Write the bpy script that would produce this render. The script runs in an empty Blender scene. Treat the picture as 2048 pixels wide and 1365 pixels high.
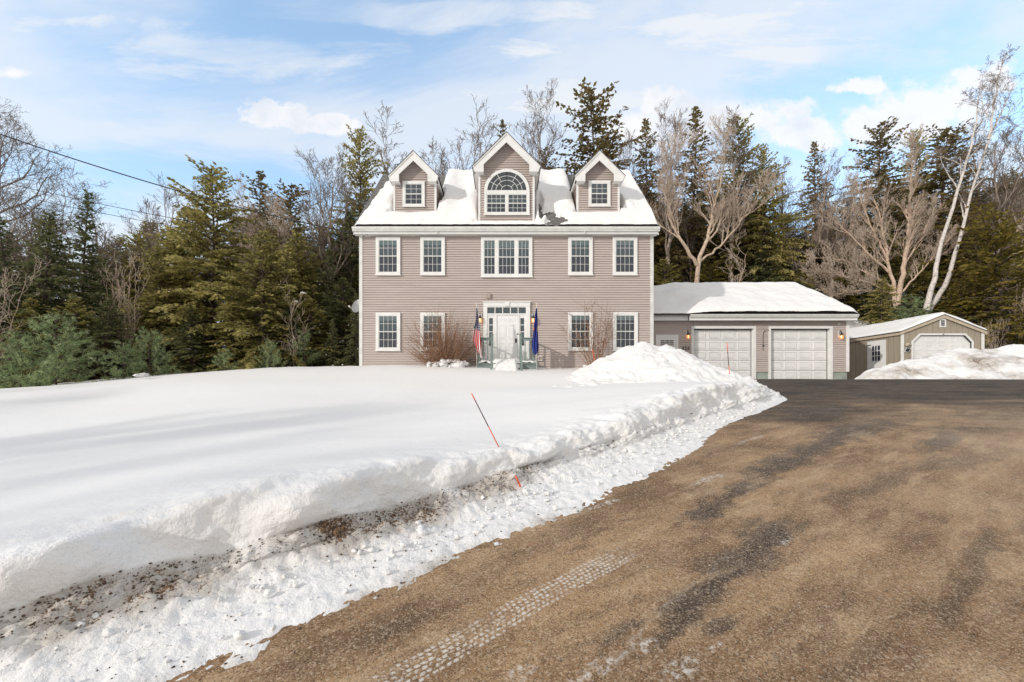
import bpy, math, random
import numpy as np
from mathutils import Vector, Matrix, noise as MN
random.seed(7)
S = bpy.context.scene
COL = S.collection
F, CX, HY, EYE = 860.0, 1012.0, 780.0, 1.7     # focal length, vanishing point, horizon (photo pixels), eye height
def P(px, py, Y): return ((px-CX)*Y/F, Y, EYE+(HY-py)*Y/F)
def XX(px, Y): return (px-CX)*Y/F
def ZZ(py, Y): return EYE+(HY-py)*Y/F
def sstep(a, b, x):
    t = np.clip((x-a)/(b-a), 0, 1); return t*t*(3-2*t)
def lerp(a, b, t): return a+(b-a)*t

# ---------------------------------------------------------------- node helpers
class N:
    def __init__(s, nt): s.nt = nt; s.n = nt.nodes; s.l = nt.links
    def new(s, t, **k):
        n = s.n.new(t)
        for a, b in k.items(): setattr(n, a, b)
        return n
    def put(s, sock, v):
        if v is None: return
        if isinstance(v, bpy.types.NodeSocket): s.l.new(v, sock)
        else:
            if sock.type == 'RGBA' and len(v) == 3: v = (*v, 1)
            sock.default_value = v
    def m(s, op, a, b=None, c=None, clamp=False):
        n = s.new('ShaderNodeMath', operation=op, use_clamp=clamp)
        for i, v in enumerate((a, b, c)): s.put(n.inputs[i], v)
        return n.outputs[0]
    def vm(s, op, a, b=None, sc=None):
        n = s.new('ShaderNodeVectorMath', operation=op)
        s.put(n.inputs[0], a); s.put(n.inputs[1], b)
        if sc is not None: s.put(n.inputs['Scale'], sc)
        return n.outputs['Value'] if op in ('LENGTH', 'DOT_PRODUCT', 'DISTANCE') else n.outputs[0]
    def noise(s, vec, scale, detail=4, rough=.55, dist=0., col=False):
        n = s.new('ShaderNodeTexNoise')
        s.put(n.inputs['Vector'], vec); s.put(n.inputs['Scale'], scale); s.put(n.inputs['Detail'], detail)
        s.put(n.inputs['Roughness'], rough); s.put(n.inputs['Distortion'], dist)
        return n.outputs[1] if col else n.outputs[0]
    def vor(s, vec, scale, feature='F1', out=0):
        n = s.new('ShaderNodeTexVoronoi', feature=feature)
        s.put(n.inputs['Vector'], vec); s.put(n.inputs['Scale'], scale); return n.outputs[out]
    def ramp(s, f, stops):
        n = s.new('ShaderNodeValToRGB'); s.put(n.inputs[0], f); e = n.color_ramp.elements
        while len(e) < len(stops): e.new(.5)
        for q, (p, c) in zip(e, stops):
            q.position = p; q.color = (*c, 1) if len(c) == 3 else c
        return n.outputs[0]
    def mix(s, f, a, b, bt='MIX'):
        n = s.new('ShaderNodeMix', data_type='RGBA', blend_type=bt)
        s.put(n.inputs[0], f); s.put(n.inputs[6], a); s.put(n.inputs[7], b); return n.outputs[2]
    def mr(s, v, a, b, c=0., d=1., smooth=True):
        n = s.new('ShaderNodeMapRange', interpolation_type='SMOOTHSTEP' if smooth else 'LINEAR')
        for i, q in enumerate((v, a, b, c, d)): s.put(n.inputs[i], q)
        return n.outputs[0]
    def sep(s, v):
        n = s.new('ShaderNodeSeparateXYZ'); s.put(n.inputs[0], v); return n.outputs
    def comb(s, x, y, z):
        n = s.new('ShaderNodeCombineXYZ')
        for i, q in enumerate((x, y, z)): s.put(n.inputs[i], q)
        return n.outputs[0]
    def mapv(s, v, scale=(1, 1, 1), rot=(0, 0, 0), loc=(0, 0, 0)):
        n = s.new('ShaderNodeMapping'); s.put(n.inputs[0], v)
        n.inputs['Location'].default_value = loc; n.inputs['Rotation'].default_value = rot; n.inputs['Scale'].default_value = scale
        return n.outputs[0]
    def attr(s, name): return s.new('ShaderNodeAttribute', attribute_name=name).outputs['Fac']
    def obj(s): return s.new('ShaderNodeTexCoord').outputs['Object']
    def uv(s): return s.new('ShaderNodeTexCoord').outputs['UV']
    def rnd(s): return s.new('ShaderNodeObjectInfo').outputs['Random']
    def bump(s, h, dist=.01, strength=1., normal=None):
        n = s.new('ShaderNodeBump'); s.put(n.inputs['Height'], h); s.put(n.inputs['Distance'], dist); s.put(n.inputs['Strength'], strength)
        s.put(n.inputs['Normal'], normal); return n.outputs[0]
def material(name, build):
    m = bpy.data.materials.new(name); m.use_nodes = True
    n = N(m.node_tree); n.n.clear()
    out = n.new('ShaderNodeOutputMaterial'); b = n.new('ShaderNodeBsdfPrincipled')
    n.l.new(b.outputs[0], out.inputs[0]); n.out = out
    b.inputs['Roughness'].default_value = .6
    n.put2 = lambda k, v: n.put(b.inputs[k], v)
    n.b = b
    build(n); return m
def plain(name, col, rough=.5, var=.08, nscale=6., spec=.4, metal=0., bump=.0):
    def f(n):
        o = n.obj(); q = n.noise(o, nscale, 5, .6)
        c = n.mix(n.mr(q, .3, .7), tuple(x*(1-var) for x in col), tuple(min(1, x*(1+var)) for x in col))
        n.put2('Base Color', c); n.put2('Roughness', rough); n.put2('Specular IOR Level', spec); n.put2('Metallic', metal)
        if bump: n.put2('Normal', n.bump(n.noise(o, nscale*8, 4), bump))
    return material(name, f)

# ---------------------------------------------------------------- mesh helpers
def tag(o, label=None, cat=None, group=None, kind=None):
    if label: o['label'] = label
    if cat: o['category'] = cat
    if group: o['group'] = group
    if kind: o['kind'] = kind
    return o
def root_of(o):
    v = Vector((0, 0, 0))
    while o: v += o.location; o = o.parent
    return v
def link(name, me, parent=None):
    o = bpy.data.objects.new(name, me); COL.objects.link(o); o.parent = parent; return o
def empty(name, loc, rz=0.):
    o = bpy.data.objects.new(name, None); COL.objects.link(o); o.location = loc; o.rotation_euler.z = rz
    o.empty_display_size = .2; return o
def mesh_np(name, V, Fq, mat, parent=None, smooth=False, attrs=None, mats=None, mi=None, uv=None):
    V = np.asarray(V, dtype=np.float32); me = bpy.data.meshes.new(name)
    Fq = np.asarray(Fq, dtype=np.int32); k = Fq.shape[1]; nf = len(Fq)
    me.vertices.add(len(V)); me.vertices.foreach_set('co', V.ravel())
    me.loops.add(nf*k); me.loops.foreach_set('vertex_index', Fq.ravel())
    me.polygons.add(nf); me.polygons.foreach_set('loop_start', np.arange(0, nf*k, k, dtype=np.int32))
    try: me.polygons.foreach_set('loop_total', np.full(nf, k, dtype=np.int32))
    except Exception: pass
    me.update(calc_edges=True)
    for m in (mats or [mat]): me.materials.append(m)
    if mi is not None: me.polygons.foreach_set('material_index', np.asarray(mi, dtype=np.int32))
    if smooth: me.polygons.foreach_set('use_smooth', np.ones(nf, dtype=bool))
    for a, vals in (attrs or {}).items():
        at = me.attributes.new(a, 'FLOAT', 'POINT'); at.data.foreach_set('value', np.asarray(vals, dtype=np.float32))
    if uv is not None:
        l = me.uv_layers.new(name='UVMap'); l.data.foreach_set('uv', np.asarray(uv, dtype=np.float32)[Fq.ravel()].ravel())
    return link(name, me, parent)
def grid_faces(nr, nc):
    i = np.arange(nr-1)[:, None]*nc+np.arange(nc-1)[None, :]
    return np.stack([i, i+1, i+nc+1, i+nc], -1).reshape(-1, 4)
class MB:
    def __init__(s): s.v = []; s.f = []; s.s = []; s.mi = []; s.cur = 0
    def face(s, pts, smooth=False):
        b = len(s.v); s.v += [tuple(p) for p in pts]; s.f.append(tuple(range(b, b+len(pts)))); s.s.append(smooth); s.mi.append(s.cur)
    def box(s, x0, x1, y0, y1, z0, z1):
        b = len(s.v)
        s.v += [(x, y, z) for z in (z0, z1) for y in (y0, y1) for x in (x0, x1)]
        for f in ((0, 2, 3, 1), (4, 5, 7, 6), (0, 1, 5, 4), (2, 6, 7, 3), (0, 4, 6, 2), (1, 3, 7, 5)):
            s.f.append(tuple(b+i for i in f)); s.s.append(False); s.mi.append(s.cur)
        return s
    def prism(s, pts, y0, y1):                      # polygon in XZ, extruded along Y
        n = len(pts); b = len(s.v)
        s.v += [(x, y0, z) for x, z in pts]+[(x, y1, z) for x, z in pts]
        fs = [tuple(b+i for i in range(n)), tuple(b+n+i for i in reversed(range(n)))]
        fs += [(b+i, b+n+i, b+n+(i+1) % n, b+(i+1) % n) for i in range(n)]
        for f in fs: s.f.append(f); s.s.append(False); s.mi.append(s.cur)
        return s
    def hull(s, A, B):                              # two matching 3D polygons joined
        n = len(A); b = len(s.v); s.v += [tuple(p) for p in A]+[tuple(p) for p in B]
        fs = [tuple(b+i for i in range(n)), tuple(b+n+i for i in reversed(range(n)))]
        fs += [(b+i, b+n+i, b+n+(i+1) % n, b+(i+1) % n) for i in range(n)]
        for f in fs: s.f.append(f); s.s.append(False); s.mi.append(s.cur)
        return s
    def tube(s, pts, rad, n=8, cap=True):
        pts = [Vector(p) for p in pts]
        if not hasattr(rad, '__len__'): rad = [rad]*len(pts)
        b = len(s.v); up = None
        for i, p in enumerate(pts):
            t = (pts[min(i+1, len(pts)-1)]-pts[max(i-1, 0)])
            if t.length < 1e-9: t = Vector((0, 0, 1))
            t.normalize()
            if up is None: up = t.orthogonal().normalized()
            up = (up-t*up.dot(t)); up = up.normalized() if up.length > 1e-6 else t.orthogonal().normalized()
            w = t.cross(up)
            for k in range(n):
                a = 2*math.pi*k/n; s.v.append(tuple(p+(up*math.cos(a)+w*math.sin(a))*rad[i]))
        for i in range(len(pts)-1):
            for k in range(n):
                s.f.append((b+i*n+k, b+i*n+(k+1) % n, b+(i+1)*n+(k+1) % n, b+(i+1)*n+k)); s.s.append(True); s.mi.append(s.cur)
        if cap:
            s.f.append(tuple(b+k for k in reversed(range(n)))); s.s.append(False); s.mi.append(s.cur)
            e = b+(len(pts)-1)*n; s.f.append(tuple(e+k for k in range(n))); s.s.append(False); s.mi.append(s.cur)
        return s
    def lathe(s, c, prof, n=16, axis='z'):          # prof: (r, h) pairs
        b = len(s.v)
        for r, h in prof:
            for k in range(n):
                a = 2*math.pi*k/n; u, w = r*math.cos(a), r*math.sin(a)
                q = (u, w, h) if axis == 'z' else ((u, -h, w) if axis == 'y' else (h, u, w))
                s.v.append((c[0]+q[0], c[1]+q[1], c[2]+q[2]))
        for i in range(len(prof)-1):
            for k in range(n):
                s.f.append((b+i*n+k, b+i*n+(k+1) % n, b+(i+1)*n+(k+1) % n, b+(i+1)*n+k)); s.s.append(True); s.mi.append(s.cur)
        return s
    def build(s, name, mat, parent=None, world=True):
        me = bpy.data.meshes.new(name); o = root_of(parent) if world else Vector((0, 0, 0))
        me.from_pydata([(x-o.x, y-o.y, z-o.z) for x, y, z in s.v], [], s.f)
        for m in (mat if isinstance(mat, list) else [mat]): me.materials.append(m)
        me.polygons.foreach_set('use_smooth', s.s); me.polygons.foreach_set('material_index', s.mi)
        me.update(); return link(name, me, parent)
def copy_tree(o, parent=None):
    c = o.copy(); COL.objects.link(c); c.parent = parent
    for ch in [q for q in bpy.data.objects if q.parent == o and q.name in kids.get(o.name, ())]: copy_tree(ch, c)
    return c
kids = {}
def dup(root, loc, rz=0., sc=1.):
    c = root.copy(); COL.objects.link(c); c.location = loc; c.rotation_euler = (0, 0, rz)
    c.scale = (sc,)*3 if not hasattr(sc, '__len__') else sc
    for ch in list(root.children):
        d = ch.copy(); COL.objects.link(d); d.parent = c
        for g in list(ch.children):
            e = g.copy(); COL.objects.link(e); e.parent = d
    return c

# ---------------------------------------------------------------- camera, sun, sky
cam = bpy.data.cameras.new('camera'); co = link('camera', cam); co.location = (0, 0, EYE); co.rotation_euler = (math.pi/2, 0, 0)
cam.sensor_width = 36; cam.lens = F/2048*36; cam.shift_x = (1024-CX)/2048; cam.shift_y = (HY-682.5)/2048
cam.clip_start = .05; cam.clip_end = 3000; S.camera = co
AZ, EL = math.radians(51), math.radians(19)
sl = bpy.data.lights.new('sun', 'SUN'); so = link('sun', sl); sl.energy = 2.6; sl.angle = math.radians(1.2); sl.color = (1, .945, .88)
to_sun = Vector((-math.sin(AZ)*math.cos(EL), -math.cos(AZ)*math.cos(EL), math.sin(EL)))
so.rotation_euler = to_sun.to_track_quat('Z', 'Y').to_euler(); so.location = (-20, -20, 20)
S.view_settings.view_transform = 'Standard'; S.view_settings.look = 'None'; S.view_settings.exposure = -0.1; S.view_settings.gamma = 1
w = bpy.data.worlds.new('World'); S.world = w; w.use_nodes = True
n = N(w.node_tree); n.n.clear()
wo = n.new('ShaderNodeOutputWorld'); bg = n.new('ShaderNodeBackground'); n.l.new(bg.outputs[0], wo.inputs[0])
bg.inputs[1].default_value = 0.14
sk = n.new('ShaderNodeTexSky', sky_type='NISHITA'); sk.sun_disc = False; sk.sun_elevation = EL
sk.sun_rotation = math.atan2(to_sun.x, to_sun.y); sk.air_density = 1.0; sk.dust_density = 1.0; sk.ozone_density = 1.5
d = n.vm('NORMALIZE', n.new('ShaderNodeTexCoord').outputs['Generated'])
dx, dy, dz = n.sep(d)
yy = n.m('MAXIMUM', dy, .12); u = n.m('DIVIDE', dx, yy); v = n.m('DIVIDE', dz, yy)
zz = n.m('ADD', n.m('MAXIMUM', dz, 0), .12)
pl = n.comb(n.m('DIVIDE', dx, zz), n.m('DIVIDE', dy, zz), 0.)
wis = n.noise(n.mapv(pl, (.75, 1.25, 1), rot=(0, 0, .18), loc=(3.1, .4, 0)), 1.15, 9, .60, .5)
bnd = n.noise(n.mapv(pl, (.5, 1.5, 1), rot=(0, 0, .12)), .7, 3, .5)
wm = n.mr(n.m('ADD', wis, n.m('MULTIPLY', n.m('SUBTRACT', bnd, .5), .5)), .36, .60)
uvw = n.comb(u, v, 0.)
warp = n.noise(uvw, 6., 8, .62, 0.); w2 = n.noise(uvw, 2.2, 3, .5); w3 = n.noise(uvw, 14., 6, .6); w4 = n.noise(n.mapv(uvw, (.8, 3.2, 1), rot=(0, 0, .06), loc=(1.7, 3.3, 0)), 3.2, 8, .62, .3)
def cloud(px, py, rx, ry, soft=.5, flat=True):
    cu, cv = (px-CX)/F, (HY-py)/F
    a = n.m('DIVIDE', n.m('SUBTRACT', u, cu), rx/F); b = n.m('DIVIDE', n.m('SUBTRACT', v, cv), ry/F)
    if flat: b = n.m('MULTIPLY', b, n.m('ADD', 1., n.m('MULTIPLY', n.m('LESS_THAN', b, 0.), .7)))
    r = n.m('SQRT', n.m('ADD', n.m('MULTIPLY', a, a), n.m('MULTIPLY', b, b)))
    q = n.m('ADD', r, n.m('MULTIPLY', n.m('SUBTRACT', n.m('ADD', n.m('MULTIPLY', warp, .65), n.m('MULTIPLY', w3, .35)) if flat else w4, .5), 4.6 if flat else 3.4))
    return n.mr(q, 1., 1.-soft, 0., 1.)
def mx(*q):
    r = q[0]
    for c in q[1:]: r = n.m('MAXIMUM', r, c)
    return r
cum = mx(cloud(560, 238, 85, 34, .3), cloud(650, 252, 80, 32, .35), cloud(30, 148, 60, 22, .8),
         cloud(1330, 215, 75, 45, .4), cloud(1500, 235, 165, 62, .6), cloud(1610, 275, 150, 55, .5), cloud(1290, 260, 150, 55, .6),
         cloud(1870, 215, 160, 75, .7), cloud(1720, 175, 60, 30, .45), cloud(1760, 260, 190, 60, .6), cloud(1990, 160, 90, 50, .5))
thin = mx(cloud(480, 120, 330, 62, .8, False), cloud(1500, 100, 520, 110, .9, False), cloud(1650, 270, 560, 150, .95, False), cloud(1150, 200, 300, 60, .9, False), cloud(1060, 110, 150, 50, .7, False), cloud(900, 25, 380, 40, .8, False), cloud(150, 40, 260, 40, .9, False))
front = n.mr(dy, .05, .2)
thin = n.m('MULTIPLY', n.m('MULTIPLY', thin, front), .95); cum = n.m('MULTIPLY', n.m('MULTIPLY', cum, front), .9)
wm = n.m('MAXIMUM', n.m('MULTIPLY', wm, .72), n.m('MULTIPLY', thin, n.mr(wis, .34, .56, .22, 1.)))
hor = n.mr(dz, .5, .02, 0., .50)
sky = n.mix(1., sk.outputs[0], (2.6, 2.95, 2.95), 'MULTIPLY')
base = n.mix(n.m('ADD', hor, .22), sky, (5.3, 6.2, 7.2))
c1 = n.mix(wm, base, (6.7, 6.95, 7.3))
lit = n.mr(n.m('ADD', warp, n.m('MULTIPLY', n.m('SUBTRACT', w2, .5), .7)), .22, .52)
c2 = n.mix(cum, c1, n.mix(lit, (5.9, 6.3, 7.0), (7.7, 7.65, 7.8)))
rear = n.mr(n.m('ADD', dy, n.m('MULTIPLY', dz, -.45)), .10, -.35, 0., .85)      # unseen warm cloud added behind the camera and overhead to neutralise the blue skylight
c3 = n.mix(rear, c2, n.mix(n.mr(wis, .35, .6), (5.4, 5.0, 4.5), (6.3, 5.9, 5.5)))
n.l.new(c3, bg.inputs[0])
# ---------------------------------------------------------------- materials
def siding_f(n):
    o = n.obj(); x, y, z = n.sep(o)
    row = n.m('FLOOR', n.m('DIVIDE', z, .1013))
    q = n.noise(n.comb(n.m('MULTIPLY', x, .18), row, 0.), 3., 3, .5)
    g = n.noise(n.mapv(o, (1, 1, 9)), 5., 5, .6)
    st = n.noise(n.mapv(o, (2.5, 2.5, .5)), 1.2, 5, .6)
    c = n.mix(n.mr(q, .25, .75), (.47, .405, .375), (.54, .468, .435))
    c = n.mix(n.mr(g, .45, .8, 0, .3), c, (.38, .32, .295)); c = n.mix(n.mr(st, .5, .8, 0, .3), c, (.50, .43, .395))
    n.put2('Base Color', c); n.put2('Roughness', .55); n.put2('Specular IOR Level', .3)
    n.put2('Normal', n.bump(n.noise(n.mapv(o, (3, 3, 60)), 8., 3), .002))
M_siding = material('vinyl_siding', siding_f)
M_trim = plain('white_trim', (.76, .76, .74), .45, .05, 3., bump=.001)
M_trimdirty = plain('weathered_trim', (.66, .66, .63), .5, .1, 4., bump=.001)
M_door = plain("white_door", (.80, .80, .79), .4, .04, 2.5)
M_garagedoor = plain("garage_door_paint", (.76, .755, .74), .45, .05, 1.5)
M_green = plain('grey_green_paint', (.185, .235, .22), .6, .15, 9., bump=.002)
M_black = plain('black_metal', (.02, .02, .022), .4, .2, 9.)
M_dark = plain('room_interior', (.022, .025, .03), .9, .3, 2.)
M_conc = plain('concrete', (.33, .37, .33), .85, .15, 3., bump=.004)
M_wire = plain('wire_insulation', (.035, .035, .035), .6, .1)
M_orange = plain('orange_stake', (.75, .10, .03), .5, .1, 20.)
M_stakegrey = plain('worn_stake', (.10, .06, .05), .6, .3, 20.)
M_gold = plain('gold_trim', (.6, .42, .12), .4, .1)
M_dish = plain('grey_dish', (.26, .27, .28), .4, .05)
M_brass = plain('tan_box', (.40, .33, .28), .5, .1)
M_solar = plain('solar_cells', (.03, .035, .06), .2, .2, 30.)
def shingle_f(n):
    o = n.obj(); x, y, z = n.sep(o)
    s_ = n.m('MULTIPLY', y, 1.414/.14)
    row = n.m('FLOOR', s_); fr = n.m('FRACT', s_)
    q = n.noise(n.comb(n.m('MULTIPLY', n.m('FLOOR', n.m('ADD', n.m('MULTIPLY', x, 4.), n.m('MULTIPLY', row, .37))), 1.7), n.m('MULTIPLY', row, 2.3), 0.), 1.3, 1)
    c = n.mix(n.mr(q, .3, .7), (.075, .073, .072), (.165, .16, .155))
    c = n.mix(n.mr(fr, .16, .0, 0., .8), c, (.02, .02, .02))
    c = n.mix(n.m('MULTIPLY', n.noise(o, 90., 2), .35), c, (.24, .23, .22))
    n.put2('Base Color', c); n.put2('Roughness', .9); n.put2('Normal', n.bump(n.m('SUBTRACT', 1., fr), .01))
M_shingle = material('asphalt_shingles', shingle_f)
def glass_f(n, tint=(.10, .13, .14)):
    n.n.remove(n.b)
    o = n.obj()
    g = n.new('ShaderNodeBsdfGlossy'); g.inputs[1].default_value = .03; g.inputs[0].default_value = (.85, .9, 1, 1)
    n.put(g.inputs['Normal'], n.bump(n.noise(o, 1.1, 2), .02, .5))
    t = n.new('ShaderNodeBsdfTransparent'); t.inputs[0].default_value = (.72, .78, .78, 1)
    mxs = n.new('ShaderNodeMixShader'); lw = n.new('ShaderNodeLayerWeight'); lw.inputs[0].default_value = .35
    n.put(mxs.inputs[0], n.m('ADD', n.m('MULTIPLY', lw.outputs['Fresnel'], .8), .07)); n.l.new(t.outputs[0], mxs.inputs[1]); n.l.new(g.outputs[0], mxs.inputs[2])
    n.l.new(mxs.outputs[0], n.out.inputs[0])
M_glass = material('window_glass', glass_f)
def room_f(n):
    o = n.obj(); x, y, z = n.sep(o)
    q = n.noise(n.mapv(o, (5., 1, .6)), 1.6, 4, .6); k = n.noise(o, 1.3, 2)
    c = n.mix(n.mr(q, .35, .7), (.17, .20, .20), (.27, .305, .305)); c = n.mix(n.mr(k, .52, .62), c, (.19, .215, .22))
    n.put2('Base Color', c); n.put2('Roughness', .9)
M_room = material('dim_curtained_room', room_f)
M_blind = plain('pale_blind', (.46, .53, .50), .8, .05, 8.)
def snow_f(n, dirt=True):
    o = n.obj()
    c = (.86, .852, .843)
    h1 = n.noise(o, 5., 6, .6); h2 = n.noise(o, 38., 4, .6)
    if dirt:
        da = n.attr('dirt'); ra = n.attr('rough')
        sp = n.noise(n.mapv(o, (1, 1, 1.3)), 46., 6, .72); sp2 = n.noise(o, 7., 5, .65); sp3 = n.noise(n.mapv(n.mapv(o, rot=(0, 0, -.592)), (.55, 1.6, 1)), 70., 4, .65)
        th = n.m('SUBTRACT', .84, n.m('MULTIPLY', da, .36))
        k = n.mr(n.m('ADD', n.m('MULTIPLY', sp, .65), n.m('MULTIPLY', sp2, .35)), th, n.m('ADD', th, .05))
        k2 = n.mr(sp3, n.m('SUBTRACT', .92, n.m('MULTIPLY', da, .26)), n.m('SUBTRACT', .96, n.m('MULTIPLY', da, .26)))
        grey = n.mr(n.m('MULTIPLY', n.m('ADD', sp2, .15), da), .16, .60, 0., .72)
        c = n.mix(grey, c, (.40, .345, .285))
        brown = n.mix(n.mr(n.noise(o, 60., 3), .35, .65), (.05, .032, .02), (.27, .17, .10))
        c = n.mix(n.m('MAXIMUM', k, n.m('MULTIPLY', k2, .9)), c, brown)
        hh = n.m('ADD', n.m('MULTIPLY', h1, n.m('ADD', .15, ra)), n.m('MULTIPLY', h2, n.m('MULTIPLY', ra, .35)))
        n.put2('Normal', n.bump(hh, .05, .9))
    else:
        n.put2('Normal', n.bump(n.m('ADD', h1, n.m('MULTIPLY', h2, .15)), .03, .6))
    n.put2('Base Color', c); n.put2('Roughness', .65); n.put2('Specular IOR Level', .25)
    n.put2('Subsurface Weight', 0.)
M_snow = material('plowed_snow', snow_f)
M_roofsnow = material('roof_snow', lambda n: snow_f(n, False))
def forest_f(n):
    o = n.obj(); g = n.noise(o, .8, 6, .7); k = n.noise(n.mapv(o, (1, 1, 2.5)), 3.5, 5, .7)
    c = n.mix(n.mr(g, .42, .6), (.80, .81, .83), (.62, .60, .58)); c = n.mix(n.mr(k, .53, .60), c, (.085, .06, .04))
    n.put2('Base Color', c); n.put2('Roughness', .9); n.put2('Normal', n.bump(k, .15))
M_forest = material('snowy_forest_floor', forest_f)
def shed_f(n):
    o = n.obj(); x, y, z = n.sep(o)
    fx = n.m('FRACT', n.m('DIVIDE', n.m('ADD', x, y), .305))
    g = n.mr(n.m('ABSOLUTE', n.m('SUBTRACT', fx, .5)), .0, .035, 1., 0.)
    c = n.mix(n.mr(n.noise(n.mapv(o, (3, 3, .4)), 4., 5), .3, .7), (.31, .265, .20), (.37, .32, .25)); c = n.mix(g, c, (.13, .11, .085))
    n.put2('Base Color', c); n.put2('Roughness', .8); n.put2('Normal', n.bump(n.m('SUBTRACT', 1., g), .008))
M_shed = material('tan_panel_siding', shed_f)
M_shedtrim = plain('tan_fascia', (.50, .42, .32), .7, .1)
def lampglass_f(n):
    n.put2('Base Color', (.9, .42, .16)); n.put2('Roughness', .15); n.put2('Emission Color', (1, .34, .09)); n.put2('Emission Strength', .45); n.put2('Alpha', .55)
M_lampglass = material('amber_glass', lampglass_f)
def bulb_f(n):
    n.put2('Emission Color', (1, .72, .38)); n.put2('Emission Strength', 5.)
M_bulb = material('lit_bulb', bulb_f)

# ---------------------------------------------------------------- ground shapes
def G(Y):                                    # driveway height
    Y = np.asarray(Y, dtype=float); A = .1437*Y; B = 2.085+.013*(Y-14.5); k = .10
    return -k*np.log(np.exp(-A/k)+np.exp(-B/k)) if False else np.where(A < B, A, B)-k*np.log1p(np.exp(-np.abs(A-B)/k))*1.0
def gp(px, py):                              # photo pixel -> point on the driveway
    sl_ = (HY-py)/F; lo, hi = .3, 15.2
    f = lambda y: EYE+sl_*y-float(G(y))
    Ys = np.linspace(.3, 15.2, 600); vals = EYE+sl_*Ys-G(Ys)
    i = np.argmax(vals < 0) if (vals < 0).any() else len(Ys)-1
    y = float(Ys[i]); return XX(px, y), y
ca, sa = .83, .5578
nrm = math.hypot(ca, sa); ca /= nrm; sa /= nrm
def AB(x, y): return x*ca+y*sa, -x*sa+y*ca
def XY(a, b): return a*ca-b*sa, a*sa+b*ca
edge_px = [(430, 1365), (560, 1300), (690, 1240), (800, 1185), (900, 1135), (1000, 1092), (1120, 1040), (1240, 985), (1330, 940), (1400, 893), (1425, 868), (1480, 840), (1540, 815), (1578, 799)]
toe_px = [(30, 1330), (125, 1285), (300, 1220), (450, 1180), (600, 1135), (750, 1085), (900, 1030), (1019, 988), (1132, 945), (1230, 915), (1347, 870), (1425, 842), (1500, 815), (1560, 797)]
E = [AB(*gp(*p)) for p in edge_px]; T_ = [AB(*gp(*p)) for p in toe_px]
E = [(E[0][0]-12, E[0][1]-.3), (E[0][0]-4, E[0][1]-.1)]+E+[AB(7.35, 12.4), AB(7.9, 14.6), AB(8.2, 17), AB(8.1, 20.2)]
T_ = [(T_[0][0]-12, T_[0][1]-.2), (T_[0][0]-4, T_[0][1]-.05)]+T_+[AB(7.2, 12.4), AB(7.7, 14.6), AB(8.0, 17), AB(7.9, 20.2)]
def smooth_interp(pts, w=.12):
    pts = sorted(pts); A = np.array([p[0] for p in pts]); B = np.array([p[1] for p in pts])
    def f(a):
        a = np.asarray(a, dtype=float); r = 0
        for k in (-2, -1, 0, 1, 2): r = r+np.interp(a+k*w, A, B)
        return r/5
    return f
fe = smooth_interp(E); ft_raw = smooth_interp(T_)
def ft(a): return np.maximum(ft_raw(a), fe(a)+.06)
lip_px = [(-800, 1290), (-300, 1170), (0, 1088), (200, 1035), (400, 997), (550, 967), (650, 943), (850, 918), (1000, 897), (1112, 871), (1190, 844), (1269, 813), (1347, 785), (1425, 768), (1480, 768), (1560, 775)]
LW = .42
def lipz(a):
    b = ft(a)+LW; x, y = XY(a, b); px = CX+F*x/np.maximum(y, .5)
    py = np.interp(px, [p[0] for p in lip_px], [p[1] for p in lip_px])
    return x, y, EYE+(HY-py)*y/F
# lawn surface: thin-plate spline through points read off the photograph
cp = [P(*q) for q in [(-120, 781, 14.5), (0, 778, 14.5), (150, 768, 15), (300, 757, 15.5), (500, 744, 16), (640, 736, 17), (800, 731, 17.6), (950, 733, 17.6), (722, 732, 18.3), (900, 731, 18.3),
                      (1012, 741, 16.2), (1100, 741, 16.5), (1180, 742, 16.5), (1100, 736, 18.25), (1250, 736, 18.25), (1290, 748, 15), (0, 850, 9), (500, 800, 10.5), (900, 785, 11.5), (1150, 772, 12)]]
for a in np.linspace(-2.2, 11., 16):
    x, y, z = lipz(a); cp.append((float(x), float(y), float(z)))
cp += [(-18, 6, .9), (-10, 1, .55), (-22, 16, 1.5)]
cp = np.array(cp)
def tps_fit(C, lam=.02):
    d = np.hypot(C[:, None, 0]-C[None, :, 0], C[:, None, 1]-C[None, :, 1]); K = np.where(d > 0, d*d*np.log(d+1e-12), 0)+np.eye(len(C))*lam
    Pm = np.c_[np.ones(len(C)), C[:, :2]]; A = np.block([[K, Pm], [Pm.T, np.zeros((3, 3))]])
    return np.linalg.solve(A, np.r_[C[:, 2], 0, 0, 0])
tw = tps_fit(cp)
def lawn(x, y):
    x = np.asarray(x, dtype=float); y = np.asarray(y, dtype=float)
    r = tw[-3]+tw[-2]*x+tw[-1]*y
    for (cx_, cy_, _), w_ in zip(cp, tw[:-3]):
        d = np.hypot(x-cx_, y-cy_); r = r+w_*d*d*np.log(d+1e-12)
    return r
def terrain(x, y):
    x = np.asarray(x, dtype=float); y = np.asarray(y, dtype=float)
    g = G(np.minimum(y, 20))
    right = sstep(0, 1.2, x-(4.5+1.25*np.clip(y, -50, 14)))*(y < 22)
    z = g-.30+right*.55
    z = z-.9*sstep(-5, -9, x)*sstep(19.5, 15.5, y)*(y > -2)
    sl_ = lerp(.13, .50, sstep(-14, 6, x))
    d = np.maximum(y-24, 0); h = np.where(d < 26, d-d*d/110, 26-26*26/110+ (d-26)*.75)
    z = z+sl_*h*sstep(0, 3, d)
    z = z+np.sin(x*.31+y*.17)*.25*sstep(22, 30, y)+np.sin(x*.13-y*.22)*.4*sstep(24, 36, y)
    z = z+np.maximum(-y-6, 0)*.03
    return z
def fr(x, y, z, H_=1., oct_=4): return MN.fractal(Vector((x, y, z)), H_, 2.1, oct_, noise_basis='PERLIN_ORIGINAL')

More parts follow.
